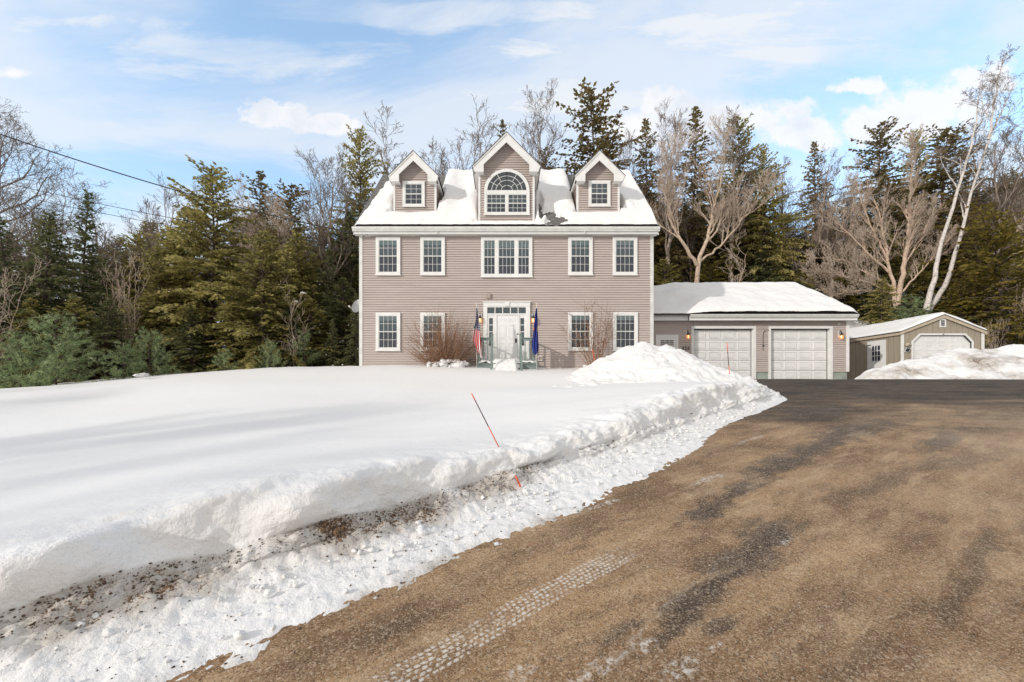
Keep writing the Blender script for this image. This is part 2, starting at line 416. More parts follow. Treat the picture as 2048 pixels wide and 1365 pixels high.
# snow ground: lawn with its plowed bank, one sheet laid out along the bank
def steps(lo, hi, k):
    r = [lo]
    while r[-1] < hi: r.append(r[-1]+k*math.sqrt(r[-1]**2+9.))
    return r
AL = np.array(steps(-24., 19.5, .0062))
prof = [(0, 0), (.06, .06), (.15, .11), (.25, .15), (.30, .20), (.20, .28), (.09, .42), (.08, .62), (.20, .83), (.50, .965), (1., 1.0)]
pu = np.array([0, .08, .17, .27, .36, .46, .57, .68, .79, .9, 1.])
nC, nF, nL = 44, 56, 70
rows = []
be = fe(AL); bt = ft(AL); xl, yl, _ = lipz(AL)
lz = lawn(*XY(AL, bt+LW)); under = np.clip(np.array([.5+1.3*fr(float(a_)*1.3, 4.4, 0., .9, 3) for a_ in AL]), 0, 1)*(1-.6*sstep(3, 6, AL))
V = np.zeros((nC+nF+nL, len(AL), 3)); D = np.zeros((nC+nF+nL, len(AL))); R = np.zeros_like(D); amp = np.zeros_like(D)
for i in range(nC):
    t = i/nC; b = lerp(be-.42, bt, t); x, y = XY(AL, b)
    wdt = np.clip((b-be)/np.maximum(bt-be, .08), -1, 1)
    V[i, :, 0] = x; V[i, :, 1] = y; V[i, :, 2] = G(y)+np.where(b < be, (b-be)*.42, .0)-.010+.040*sstep(-.1, .4, wdt)+.075*sstep(.55, 1, wdt)
    D[i] = .34+.60*sstep(.62, .95, wdt)+.45*sstep(.28, -.05, wdt); R[i] = .55; amp[i] = .5+.7*sstep(.4, 1, wdt)
for i in range(nF):
    t = i/(nF-1); fb = np.interp(t, pu, [q[0] for q in prof]); fz = np.interp(t, pu, [q[1] for q in prof])
    fb2 = lerp(sstep(0, 1, t)*.9 if t < 1 else 1., fb, .35+.65*under) if 0 < t < 1 else fb
    b = bt+fb2*LW; x, y = XY(AL, b); g = G(y)+.12
    V[nC+i, :, 0] = x; V[nC+i, :, 1] = y; V[nC+i, :, 2] = g+fz*(lz-g)
    D[nC+i] = (1.15-1.12*sstep(.30, .56, t))*(.72+.28*under); R[nC+i] = .9-.55*sstep(.8, 1, t); amp[nC+i] = lerp(.6, 1., sstep(0, .3, t))
k = np.linspace(0, 1, nL+1)[1:]; off = .03+.9*k+24*k**3.2
for i in range(nL):
    b = bt+LW+off[i]; x, y = XY(AL, b); z = lawn(x, y)
    f = np.maximum(sstep(18.4, 23, y), sstep(-17, -21, x)); z = lerp(z, terrain(x, y)-.15, f)
    V[nC+nF+i, :, 0] = x; V[nC+nF+i, :, 1] = y; V[nC+nF+i, :, 2] = z
    R[nC+nF+i] = .35*math.exp(-off[i]/.5)+.03; amp[nC+nF+i] = math.exp(-off[i]/.32)*.85; D[nC+nF+i] = .0
q = np.ones((V.shape[0], 1))*(.62*sstep(2.2, 3.6, AL)+.15*sstep(8.5, 12, AL))[None, :]; D *= (1-q)*np.clip(np.array([.92+.8*fr(float(a_)*1.9, 8.4, 0., .9, 3) for a_ in AL]), .6, 1.1)[None, :]     # cleaner snow towards the garage
nd = np.array([sa*.72, -ca*.72, .55])
flat = V.reshape(-1, 3); af = amp.ravel()
rowi = np.repeat(np.arange(V.shape[0]), V.shape[1])
for j in np.nonzero(af > .01)[0]:
    x, y, z = map(float, flat[j]); a_ = float(af[j]); crust = rowi[j] < nC
    u_, v_ = x*ca+y*sa, -x*sa+y*ca
    fq = min(1., max(0., (u_-1.5)/3.)); tz = (rowi[j]-nC)/nF
    lowf = max(0., 1-max(0, tz)*2.4)
    h = .15*fr(u_*1.1, v_*2.0, z*2.2, 1., 2)+(.040+.03*fq)*fr(x*4+9, y*4, z*4.5, 1., 3)
    if crust: h = .040*fr(u_*2.2, v_*7, 3.3, .7, 6)+.026*fr(u_*14, v_*26, 1., .8, 3)+.012
    else: h += (.014+.02*fq+.10*lowf)*abs(fr(x*9, y*9+4, z*9, .8, 4))
    s_ = h*(a_ if not crust else max(a_, .35))
    flat[j] += nd*s_ if not crust else np.array([0, 0, s_])
for j in np.nonzero(rowi >= nC+nF)[0]:
    x, y = float(flat[j, 0]), float(flat[j, 1]); u_, v_ = x*ca+y*sa, -x*sa+y*ca
    flat[j, 2] += .06*MN.noise(Vector((x*.22, y*.5, 0)))+.012*MN.noise(Vector((x*.9, y*2.2, 5)))
snow_ground = mesh_np('snow_ground', flat, grid_faces(V.shape[0], V.shape[1]), M_snow, smooth=True, attrs={'dirt': D.ravel(), 'rough': R.ravel()})
tag(snow_ground, 'smooth white snow lawn with a plowed bank along the driveway', 'snow', kind='structure')

# forest floor / surroundings
def axis(segs):
    r = []
    for lo, hi, st in segs: r += list(np.arange(lo, hi, st))
    return np.array(r)
gx = axis([(-160, -50, 8), (-50, 50, 1.), (50, 170, 8)]); gy = axis([(-120, -20, 8), (-20, 60, 1.), (60, 200, 8)])
X, Y = np.meshgrid(gx, gy); Z = terrain(X, Y)
bmp = np.array([[.25*MN.noise(Vector((float(x)*.35, float(y)*.35, 0))) for x in gx] for y in gy]); Z = Z+bmp*sstep(22, 27, Y)
tag(mesh_np('forest_floor', np.stack([X, Y, Z], -1).reshape(-1, 3), grid_faces(len(gy), len(gx)), M_forest, smooth=True), 'snowy wooded ground rising behind the house', 'ground', kind='structure')

# driveway
tr0 = AB(*gp(800, 1358)); tr1 = AB(*gp(1250, 1107))
def W2(px, py): return gp(px, py)
def drive_f(n):
    o = n.obj(); x, y, z = n.sep(o); px0 = n.m('SUBTRACT', x, n.m('MULTIPLY', y, .55))
    a = n.m('ADD', n.m('MULTIPLY', x, ca), n.m('MULTIPLY', y, sa)); b = n.m('ADD', n.m('MULTIPLY', x, -sa), n.m('MULTIPLY', y, ca))
    ab = n.comb(a, b, 0.)
    big = n.noise(n.mapv(ab, (.55, 1.3, 1), rot=(0, 0, -.12)), 1.0, 6, .62, .3)
    mid = n.noise(n.mapv(ab, (.9, 2.2, 1), rot=(0, 0, -.1), loc=(4, 2, 0)), 1.7, 7, .66)
    strk = n.noise(n.mapv(ab, (.8, 7, 1), loc=(1, 7, 0)), 1.2, 5, .6)
    fine = n.noise(o, 26., 5, .7); grit = n.noise(o, 170., 3, .7); v_ = n.vor(o, 150., out=1); vs = n.sep(v_)[0]
    c = n.mix(n.mr(big, .33, .66), (.215, .122, .058), (.46, .290, .155))
    c = n.mix(n.mr(mid, .48, .70, 0., .7), c, (.56, .385, .225))
    c = n.mix(n.mr(strk, .50, .75, 0., .35), c, (.54, .385, .24))
    c = n.mix(n.mr(mid, .47, .30, 0., .7), c, (.13, .076, .038))
    # dark bare asphalt patches, stretched along the wheel tracks
    pat = n.noise(n.mapv(ab, (.75, 2.0, 1), loc=(9.3, 1.7, 0)), .95, 6, .62, .2)
    k = n.mr(pat, .58, .74, 0., .55)
    k = n.m('MULTIPLY', k, n.mr(fine, .3, .6, .55, 1.))
    def blob(px, py, ra, rb, rot=0.):
        A, B = AB(*gp(px, py)); p = n.vm('SUBTRACT', ab, (A, B, 0)); q = n.mapv(p, (1/ra, 1/rb, 1), rot=(0, 0, 0))
        if rot: q = n.mapv(n.mapv(p, rot=(0, 0, rot)), (1/ra, 1/rb, 1))
        r = n.vm('LENGTH', q); return n.mr(n.m('ADD', r, n.m('MULTIPLY', n.m('SUBTRACT', n.noise(n.mapv(ab, (.6, 1.4, 1)), 3.2, 8, .72), .5), 3.4)), 1.15, .35)
    dk = k
    for q in [(1640, 890, 1.1, .22), (1560, 925, .8, .22), (1490, 975, .55, .14), (1420, 1025, .4, .12), (1540, 1065, .45, .2), (1470, 1130, .5, .22), (1380, 1200, .42, .16), (1700, 860, 1.6, .3), (1890, 880, 1.2, .25), (1240, 1265, .3, .07), (1450, 1250, .2, .07), (1640, 820, 1.5, .4)]:
        dk = n.m('MAXIMUM', dk, n.m('MULTIPLY', blob(*q), .85))
    c = n.mix(n.m('MULTIPLY', dk, n.mr(grit, .3, .6, .6, 1.)), c, (.060, .042, .030))
    def streak(q0, q1, wd, amp_, k_=1.):
        A0 = AB(*gp(*q0)); A1 = AB(*gp(*q1)); l_ = math.hypot(A1[0]-A0[0], A1[1]-A0[1]); ux, uy = (A1[0]-A0[0])/l_, (A1[1]-A0[1])/l_
        qx, qy, _ = n.sep(n.vm('SUBTRACT', ab, (A0[0], A0[1], 0)))
        s1 = n.m('ADD', n.m('MULTIPLY', qx, ux), n.m('MULTIPLY', qy, uy)); s2 = n.m('ADD', n.m('ADD', n.m('MULTIPLY', qx, -uy), n.m('MULTIPLY', qy, ux)), n.m('MULTIPLY', n.m('SUBTRACT', n.noise(ab, 3.1, 6, .66), .5), amp_))
        return n.m('MULTIPLY', n.m('MULTIPLY', n.mr(n.m('ABSOLUTE', s2), wd, wd*.25), n.m('MULTIPLY', n.mr(s1, -.12, .12), n.mr(s1, l_+.12, l_-.12))), k_)
    sk_ = None
    for q in [((1310, 1300), (1405, 1195), .07, .30, .9), ((1405, 1195), (1475, 1125), .10, .35, 1.), ((1475, 1125), (1570, 1060), .12, .40, 1.), ((1395, 1035), (1500, 965), .12, .5, .8), ((1500, 965), (1650, 890), .20, .7, .9), ((1650, 890), (1790, 845), .28, .9, .8),
              ((1985, 1060), (1945, 1150), .09, .4, .6), ((1945, 1150), (1880, 1250), .10, .4, .6), ((1590, 1330), (1700, 1180), .10, .5, .35), ((1660, 1010), (1820, 940), .15, .6, .45), ((560, 1365), (900, 1190), .16, .5, .4), ((900, 1190), (1200, 1030), .16, .5, .4), ((1750, 960), (2040, 900), .2, .8, .45)]:
        v_k = streak(*q); sk_ = v_k if sk_ is None else n.m('MAXIMUM', sk_, v_k)
    c = n.mix(n.m('MULTIPLY', sk_, n.mr(fine, .25, .6, .6, 1.)), c, (.060, .040, .027))
    # black swept asphalt up by the garage
    top = n.mr(n.m('ADD', n.m('ADD', y, n.m('MULTIPLY', x, -.10)), n.m('MULTIPLY', n.m('SUBTRACT', n.noise(n.mapv(o, (.35, 1.1, 1)), .8, 6, .65), .5), 9.)), 5.4, 10.2, 0., .94)
    c = n.mix(top, c, n.mix(n.mr(mid, .4, .65), (.022, .020, .019), (.075, .052, .037)))
    st2 = n.noise(n.mapv(ab, (.5, 2.3, 1), rot=(0, 0, .06), loc=(5, 3, 0)), 1.5, 7, .62, .15)
    c = n.mix(n.m('MULTIPLY', n.mr(st2, .52, .68, 0., .5), n.m('SUBTRACT', 1., top)), c, (.11, .072, .046)); c = n.mix(n.m('MULTIPLY', n.mr(st2, .47, .34, 0., .45), n.m('SUBTRACT', 1., top)), c, (.60, .43, .265))
    pale = n.mr(n.m('ADD', n.m('MULTIPLY', px0, .13), n.m('MULTIPLY', n.noise(ab, .55, 4, .6), 1.6)), .95, 1.75, 0., .55); c = n.mix(n.m('MULTIPLY', pale, n.m('SUBTRACT', 1., top)), c, (.57, .435, .295))
    g2 = n.vor(o, 62., out=1); gs = n.sep(g2)[1]; c = n.mix(n.mr(gs, .25, .0, 0., .38), c, (.07, .043, .026)); c = n.mix(n.mr(gs, .78, 1., 0., .3), c, (.74, .60, .44))
    # grit speckle
    c = n.mix(n.mr(vs, .66, 1., 0., .42), c, (.74, .59, .43)); c = n.mix(n.mr(vs, .34, .0, 0., .52), c, (.04, .022, .012))
    c = n.mix(n.mr(grit, .60, .75, 0., .45), c, (.75, .57, .38)); c = n.mix(n.mr(grit, .46, .30, 0., .75), c, (.06, .034, .018))
    c = n.mix(n.m('MULTIPLY', top, n.mr(n.noise(n.mapv(o, (.3, 1.6, 1)), 1.6, 5, .6), .3, .62, .85, .3)), c, (.030, .026, .023))
    # white salt and snow: tyre print, ridges, patches
    (a0, b0), (a1, b1) = tr0, tr1; L = math.hypot(a1-a0, b1-b0); tx, ty = (a1-a0)/L, (b1-b0)/L
    p = n.vm('SUBTRACT', ab, (a0, b0, 0)); px_, py_, _ = n.sep(p)
    al = n.m('ADD', n.m('MULTIPLY', px_, tx), n.m('MULTIPLY', py_, ty)); ac = n.m('ADD', n.m('MULTIPLY', px_, -ty), n.m('MULTIPLY', py_, tx))
    ac = n.m('ADD', ac, n.m('ADD', n.m('MULTIPLY', n.m('SUBTRACT', n.noise(ab, 1.5, 2), .5), .06), n.m('MULTIPLY', n.m('SUBTRACT', fine, .5), .03)))
    lanes = n.m('ABSOLUTE', n.m('SINE', n.m('MULTIPLY', ac, 3.1416/.031)))
    blk = n.m('ABSOLUTE', n.m('SINE', n.m('ADD', n.m('MULTIPLY', al, 3.1416/.040), n.m('ADD', n.m('MULTIPLY', n.m('FLOOR', n.m('DIVIDE', ac, .031)), 1.9), n.m('MULTIPLY', n.m('ABSOLUTE', ac), 25.)))))
    band = n.m('MULTIPLY', n.mr(n.m('ABSOLUTE', ac), .10, .075), n.m('MULTIPLY', n.mr(al, -1.5, -.5), n.mr(al, L+.15, L-.1)))
    tm = n.m('MULTIPLY', band, n.m('MULTIPLY', n.mr(lanes, .3, .8), n.mr(n.m('ADD', blk, n.m('MULTIPLY', n.m('SUBTRACT', fine, .5), 4.)), .45, .9, .05, 1.)))
    tm = n.m('MULTIPLY', tm, n.mr(n.m('ADD', n.m('MULTIPLY', fine, .6), n.m('MULTIPLY', n.noise(ab, 2.5, 4), .5)), .42, .62))
    ws = tm
    for q in [(1040, 1350, .10, .06), (1370, 1345, .16, .08), (1290, 1290, .10, .05), (1440, 1290, .16, .03), (1180, 1350, .25, .05), (1210, 1010, .28, .05), (1575, 1085, .1, .03), (1500, 880, .5, .05), (1420, 960, .4, .05)]:
        ws = n.m('MAXIMUM', ws, n.m('MULTIPLY', blob(*q), n.mr(fine, .45, .62)))
    for (q0, q1) in [((1320, 1225), (1400, 1165)), ((1400, 1165), (1440, 1120)), ((1440, 1120), (1490, 1108)), ((1230, 1330), (1320, 1225))]:
        A0 = AB(*gp(*q0)); A1 = AB(*gp(*q1)); l_ = math.hypot(A1[0]-A0[0], A1[1]-A0[1]); ux, uy = (A1[0]-A0[0])/l_, (A1[1]-A0[1])/l_
        p = n.vm('SUBTRACT', ab, (A0[0], A0[1], 0)); qx, qy, _ = n.sep(p)
        s1 = n.m('ADD', n.m('MULTIPLY', qx, ux), n.m('MULTIPLY', qy, uy)); s2 = n.m('ADD', n.m('MULTIPLY', qx, -uy), n.m('MULTIPLY', qy, ux))
        s2 = n.m('ADD', s2, n.m('MULTIPLY', n.m('SUBTRACT', n.noise(ab, 5., 5, .65), .5), .17))
        mk = n.m('MULTIPLY', n.mr(n.m('ABSOLUTE', s2), .022, .008), n.m('MULTIPLY', n.mr(s1, -.03, .02), n.mr(s1, l_+.03, l_-.02)))
        ws = n.m('MAXIMUM', ws, n.m('MULTIPLY', mk, n.mr(n.m('ADD', n.m('MULTIPLY', n.noise(ab, 2.), .5), n.m('MULTIPLY', fine, .5)), .44, .64, .0, .55)))
    ws = n.m('MAXIMUM', ws, n.m('MULTIPLY', n.mr(n.noise(n.mapv(ab, (.6, 2, 1), loc=(2, 9, 0)), 1.3, 6, .7), .66, .74), n.mr(fine, .45, .6, 0., .6)))
    c = n.mix(n.m('MULTIPLY', ws, .85), c, (.72, .67, .61))
    n.put2('Base Color', c)
    n.put2('Roughness', n.mr(dk, 0., 1., .85, .6)); n.put2('Specular IOR Level', .3)
    n.put2('Normal', n.bump(n.m('ADD', n.m('ADD', n.m('MULTIPLY', vs, .35), grit), n.m('ADD', n.m('MULTIPLY', fine, 1.5), n.m('MULTIPLY', mid, 3.))), .008, .6))
M_drive = material('sanded_asphalt', drive_f)
da = np.linspace(-24, 26, 260); off = np.r_[np.linspace(-.35, 3, 40), np.linspace(3.2, 30, 90)]
A2, O2 = np.meshgrid(da, off); B2 = ft(A2)-O2; X, Y = XY(A2, B2)
Xc = X; Z = G(np.clip(Y, -60, 20.45))
Z = np.where(Y > 20.45, Z-.0, Z); Y = np.minimum(Y, 20.45)
for i in range(Z.shape[0]):
    for j in range(Z.shape[1]): Z[i, j] += .02*MN.noise(Vector((float(X[i, j])*.5, float(Y[i, j])*.5, 2)))
tag(mesh_np('driveway', np.stack([X, Y, Z], -1).reshape(-1, 3), grid_faces(len(off), len(da)), M_drive, smooth=True), 'brown sanded asphalt driveway with dark patches climbing to the garage', 'driveway', kind='structure')

# grit and pebbles
rng = np.random.default_rng(5)
def blobs(pts, rad, flat_=.6, seed=1, sub=0):
    t = (1+5**.5)/2; iv = np.array([(-1, t, 0), (1, t, 0), (-1, -t, 0), (1, -t, 0), (0, -1, t), (0, 1, t), (0, -1, -t), (0, 1, -t), (t, 0, -1), (t, 0, 1), (-t, 0, -1), (-t, 0, 1)])/math.hypot(1, t)
    fi = np.array([(0, 11, 5), (0, 5, 1), (0, 1, 7), (0, 7, 10), (0, 10, 11), (1, 5, 9), (5, 11, 4), (11, 10, 2), (10, 7, 6), (7, 1, 8), (3, 9, 4), (3, 4, 2), (3, 2, 6), (3, 6, 8), (3, 8, 9), (4, 9, 5), (2, 4, 11), (6, 2, 10), (8, 6, 7), (9, 8, 1)])
    for _ in range(sub):
        mid = {}; vv = list(map(tuple, iv)); nf = []
        def g(i, j):
            kk = (min(i, j), max(i, j))
            if kk not in mid:
                m = (np.array(vv[i])+np.array(vv[j])); m /= np.linalg.norm(m); mid[kk] = len(vv); vv.append(tuple(m))
            return mid[kk]
        for a, b, c in fi:
            x_, y_, z_ = g(a, b), g(b, c), g(c, a); nf += [(a, x_, z_), (b, y_, x_), (c, z_, y_), (x_, y_, z_)]
        iv = np.array(vv); fi = np.array(nf)
    r = np.random.default_rng(seed); N_ = len(pts)
    sc = (1+.35*r.normal(size=(N_, 1, 3)).clip(-1.5, 1.5))*np.asarray(rad)[:, None, None]; sc[:, :, 2] *= flat_
    jit = 1+.16*r.normal(size=(N_, len(iv), 1))
    an = r.uniform(0, 6.28, N_); c_, s_ = np.cos(an)[:, None], np.sin(an)[:, None]
    v = iv[None]*np.abs(sc)*jit; x_ = v[:, :, 0]*c_-v[:, :, 1]*s_; y_ = v[:, :, 0]*s_+v[:, :, 1]*c_
    v = np.stack([x_, y_, v[:, :, 2]], -1)+np.asarray(pts)[:, None, :]
    f = (fi[None]+(np.arange(N_)*len(iv))[:, None, None]).reshape(-1, 3)
    return v.reshape(-1, 3), f, len(iv)
M_grit = plain('gravel_stones', (.30, .235, .17), .8, .5, 3.)
pts = []; rad = []
while len(pts) < 5200:
    y = 1.6+7*rng.random()**1.7; x = rng.uniform(-1.15, 1.25)*y; a, b = AB(x, y)
    if b < fe(a)-.02: pts.append((x, y, float(G(y))+.002)); rad.append(.0025+.0055*rng.random()**3)
v, f, _ = blobs(pts, rad, .6, 2)
tag(mesh_np('gravel_grit', v, f, M_grit, smooth=False), 'loose sand and small stones scattered on the driveway', 'gravel', kind='stuff')
# broken snow lumps with dirt at the foot of the bank
pts = []; rad = []; dv = []
while len(pts) < 1700:
    a = rng.uniform(-2.2, 9.5); e, t = float(fe(a)), float(ft(a)); q = rng.random()
    b = t+.03-abs(rng.normal())*.30; 
    if b < e+.02: continue
    r_ = .005+.022*rng.random()**7; x, y = XY(a, b); pts.append((x, y, float(G(y))+.03+.05*sstep(e, t, b)+r_*.3)); rad.append(r_); dv.append(rng.uniform(.1, 1.0) if a < 6 else rng.uniform(0, .5))
v, f, k = blobs(pts, rad, .75, 3, 1)
ng = np.array([fr(float(p[0])*40, float(p[1])*40, float(p[2])*40, .8, 2) for p in v])
v = v+(ng*.006)[:, None]
tag(mesh_np('snow_lumps', v, f, M_snow, smooth=True, attrs={'dirt': np.repeat(dv, k)*.45, 'rough': np.full(len(v), .8)}), 'small broken lumps of dirty snow along the foot of the bank', 'snow lumps', kind='stuff')

# dirt clods and crumbs caught in the foot of the bank
M_dirt = plain('dark_dirt', (.105, .066, .040), .95, .6, 30.)
GV = flat.reshape(V.shape); dens_ = D*(D > .3); pts = []; rad = []
jj = np.nonzero((AL > -3.2) & (AL < 9.))[0]
while len(pts) < 6500:
    j = int(jj[rng.integers(len(jj))]); i = int(rng.integers(int(nC*.25), nC+int(nF*.46)))
    if rng.random() > (dens_[i, j]*1.25)**2.2*(1 if AL[j] < 3.2 else .55): continue
    r_ = .0022+.0075*rng.random()**5; p = GV[i, j]; pts.append((p[0]+rng.normal()*.008, p[1]+rng.normal()*.008, p[2]+r_*.25)); rad.append(r_*(1 if AL[j] < 4 else 1.5))
v, f, _ = blobs(pts, rad, .7, 12)
tag(mesh_np('dirt_crumbs', v, f, M_dirt, smooth=False), 'dark dirt crumbs caught along the foot of the snow bank', 'dirt', kind='stuff')
# plowed mounds
def base_f(x, y):
    a, b = AB(x, y); return max(float(lawn(x, y)), float(G(y))) if b > float(ft(a))+.5 and y < 18.3 else 99.
def mound(name, ridge, slope_f, slope_b, base_pad, res, bbox, seed, dirt, label, cat, wid=.35, tall=1.):
    rp = np.array([P(*q) for q in ridge]); x0, x1, y0, y1 = bbox
    xs = np.arange(x0, x1, res); ys = np.arange(y0, y1, res); X, Y = np.meshgrid(xs, ys)
    best = np.full(X.shape, -99.)
    for i in range(len(rp)-1):
        A, B = rp[i], rp[i+1]; dx, dy = B[0]-A[0], B[1]-A[1]; L2 = dx*dx+dy*dy
        t = np.clip(((X-A[0])*dx+(Y-A[1])*dy)/L2, 0, 1); qx, qy = A[0]+t*dx, A[1]+t*dy
        d = np.sqrt((X-qx)**2+(Y-qy)**2+wid**2)-wid; s_ = np.where(Y < qy, slope_f, slope_b)
        z = A[2]+t*(B[2]-A[2])-d*s_*(1-.25*np.exp(-d/.8)); best = np.maximum(best, z)
    V = []; D = []
    for i in range(len(ys)):
        for j in range(len(xs)):
            x, y = float(X[i, j]), float(Y[i, j]); z = float(best[i, j])
            n1 = fr(x*.9+seed, y*.9, seed, 1., 3); n2 = fr(x*3.2, y*3.2, seed, .9, 4); n3 = fr(x*10, y*10, seed+3, .8, 3)
            base_ = float(base_f(x, y)); z = base_+.16*math.log1p(math.exp(min(30, (z-base_)/.16)))-.095 if z-base_ > -1.2 else z-.1
            V.append((x+.03*n2, y+.04*n1, z+tall*(.20*n1+.075*n2+.02*n3)))
            D.append(max(0, dirt*(.62+.9*fr(x*.7, y*.9, seed+9, .9, 3))))
    V = np.array(V); F_ = grid_faces(len(ys), len(xs)); b_ = np.maximum(G(np.minimum(V[:, 1], 20)), -9)
    keep = (V[:, 2] > b_-.25)[F_].any(1)
    F_ = F_[keep]; u = np.unique(F_); m = -np.ones(len(V), int); m[u] = np.arange(len(u))
    o = mesh_np(name, V[u], m[F_], M_snow, smooth=True, attrs={'dirt': np.array(D)[u], 'rough': np.full(len(u), .55)})
    tag(o, label, cat); return o
mound('snow_mound', [(1196, 748, 15.9), (1204, 742, 15.8), (1216, 732, 15.7), (1247, 704, 15.5), (1283, 681, 15.3), (1310, 686, 15.2), (1338, 696, 15.0), (1360, 713, 14.9), (1380, 724, 14.8), (1408, 741, 14.6), (1438, 757, 14.2), (1470, 768, 13.6), (1505, 783, 12.4), (1550, 801, 11.2)],
      .50, .9, .1, .045, (.8, 9.3, 9.8, 18.2), 4.2, .22, 'tall plowed snow mound beside the garage doors at the end of the lawn', 'snow mound', .3, .8)
mound('snow_mound', [(1712, 760, 17.0), (1755, 736, 17.6), (1823, 714, 18.2), (1868, 704, 18.4), (1925, 693, 18.6), (1954, 698, 18.6), (1992, 693, 18.6), (2020, 686, 18.7), (2060, 687, 18.8), (2150, 690, 18.9), (2400, 705, 19)],
      .52, .9, .1, .06, (13.2, 30, 14.6, 21.4), 8.7, .95, 'wide mound of plowed snow and brown debris in front of the tan shed', 'snow mound', .3, .9)
# ---------------------------------------------------------------- house
YW = 18.3; YE = 18.0
def hx(px, Y=YW): return XX(px, Y)
def hz(py, Y=YW): return ZZ(py, Y)
def siding(mb, f0, f1, z0, z1, y, step=.1013, d=.042, face='y'):
    """clapboard courses between z0 and z1, edges f0(z)..f1(z), facing -Y (or +-X)"""
    z = z0
    while z < z1-1e-4:
        t = min(z+step, z1); a0, a1, b0, b1 = f0(z), f1(z), f0(t), f1(t)
        if a1-a0 > .01:
            if b1 < b0: b0 = b1 = (b0+b1)/2
            if face == 'y':
                mb.face([(a0, y-d, z), (a1, y-d, z), (b1, y, t), (b0, y, t)]); mb.face([(a0, y, z), (a1, y, z), (a1, y-d, z), (a0, y-d, z)])
            else:
                s = -1 if face == '-x' else 1
                q = [(y+s*d, a0, z), (y+s*d, a1, z), (y, b1, t), (y, b0, t)]; mb.face(q if s > 0 else q[::-1])
                q = [(y, a0, z), (y, a1, z), (y+s*d, a1, z), (y+s*d, a0, z)]; mb.face(q if s > 0 else q[::-1])
        z = t
house = tag(empty('house', (0, YW, 2.3)), 'large mauve clapboard house with three dormers and a snow covered roof', 'house')
X0, X1 = hx(722.5), hx(1303); YB = YE+2*4.34-.3; ZG = 2.2; ZS = 8.42
b = MB(); siding(b, lambda z: X0, lambda z: X1, ZG, ZS, YW)
for face, x in (('-x', X0), ('x', X1)):
    yc = (YW+YB)/2; hw = (YB-YW)/2
    fn0 = lambda z: YW if z < ZS else YW+(z-ZS); fn1 = lambda z: YB if z < ZS else YB-(z-ZS)
    siding(b, fn0, fn1, ZG, ZS+hw, x, face=face)
b.face([(X1, YB, ZG), (X0, YB, ZG), (X0, YB, ZS), (X1, YB, ZS)])
wall = b.build('wall', M_siding, house)
for x in (X0, X1):
    b = MB(); b.box(x-.075 if x < 0 else x-.065, x+.065 if x < 0 else x+.075, YW-.045, YW+.10, ZG, ZS-.02); b.build('corner_board', M_trimdirty, house)
# roof
xr0, xr1 = hx(706.5, YE), hx(1317.5, YE); ZR0 = hz(453, YE); RR = 4.34; YR = YE+RR; ZR = ZR0+RR
th = .16
b = MB()
b.hull([(xr0, YE-.05, ZR0-.05), (xr0, YR, ZR), (xr0, YR, ZR-th*1.4), (xr0, YE-.05, ZR0-.05-th*.5)][::-1], [(xr1, YE-.05, ZR0-.05), (xr1, YR, ZR), (xr1, YR, ZR-th*1.4), (xr1, YE-.05, ZR0-.05-th*.5)][::-1])
b.hull([(xr0, YE+2*RR, ZR0), (xr0, YR, ZR), (xr0, YR, ZR-th*1.4), (xr0, YE+2*RR, ZR0-th)], [(xr1, YE+2*RR, ZR0), (xr1, YR, ZR), (xr1, YR, ZR-th*1.4), (xr1, YE+2*RR, ZR0-th)])
roof = b.build('roof', M_shingle, house)
# eave: soffit, fascia, gutter
b = MB(); zf = hz(468, YE)
b.box(xr0+.03, xr1-.03, YE+.022, YW-.002, zf+.02, zf+.045)
b.box(xr0+.02, xr1-.02, YE, YE+.02, zf, hz(459, YE))
for x in (xr0+.02, xr1-.02-.17): b.prism([(x, zf-.001), (x+.17, zf-.001), (x+.17, zf+.20), (x, zf+.20)], YE+.021, YE+.28)
b.build('fascia', M_trim, house)
b = MB(); g0, g1 = hz(463.8, YE), hz(455.5, YE)
pr = [(YE-.003, g0), (YE-.07, g0), (YE-.085, g0+.05), (YE-.115, g0+.09), (YE-.12, g1), (YE-.105, g1), (YE-.10, g0+.095), (YE-.003, g0+.02)]
b.hull([(xr0-.02, y, z) for y, z in pr], [(xr1+.02, y, z) for y, z in pr])
gut = b.build('gutter', M_trimdirty, house)
for px in (875, 1169.5):
    b = MB(); x = hx(px, YE); b.tube([(x, YE-.03, hz(464, YE)), (x, YE-.035, hz(467, YE)), (x+.01, YE-.03, hz(470, YE))], [.03, .022, .008], 6); b.build('gutter_spout', M_trimdirty, house)
# rake boards on the gable ends
for x in (xr0+.002, xr1-.032):
    b = MB(); b.hull([(x, YE, ZR0-.14), (x, YR, ZR-.14), (x, YR, ZR-.36), (x, YE, ZR0-.36)][::-1], [(x+.03, YE, ZR0-.14), (x+.03, YR, ZR-.14), (x+.03, YR, ZR-.36), (x+.03, YE, ZR0-.36)][::-1]); b.build('rake_board', M_trim, house)

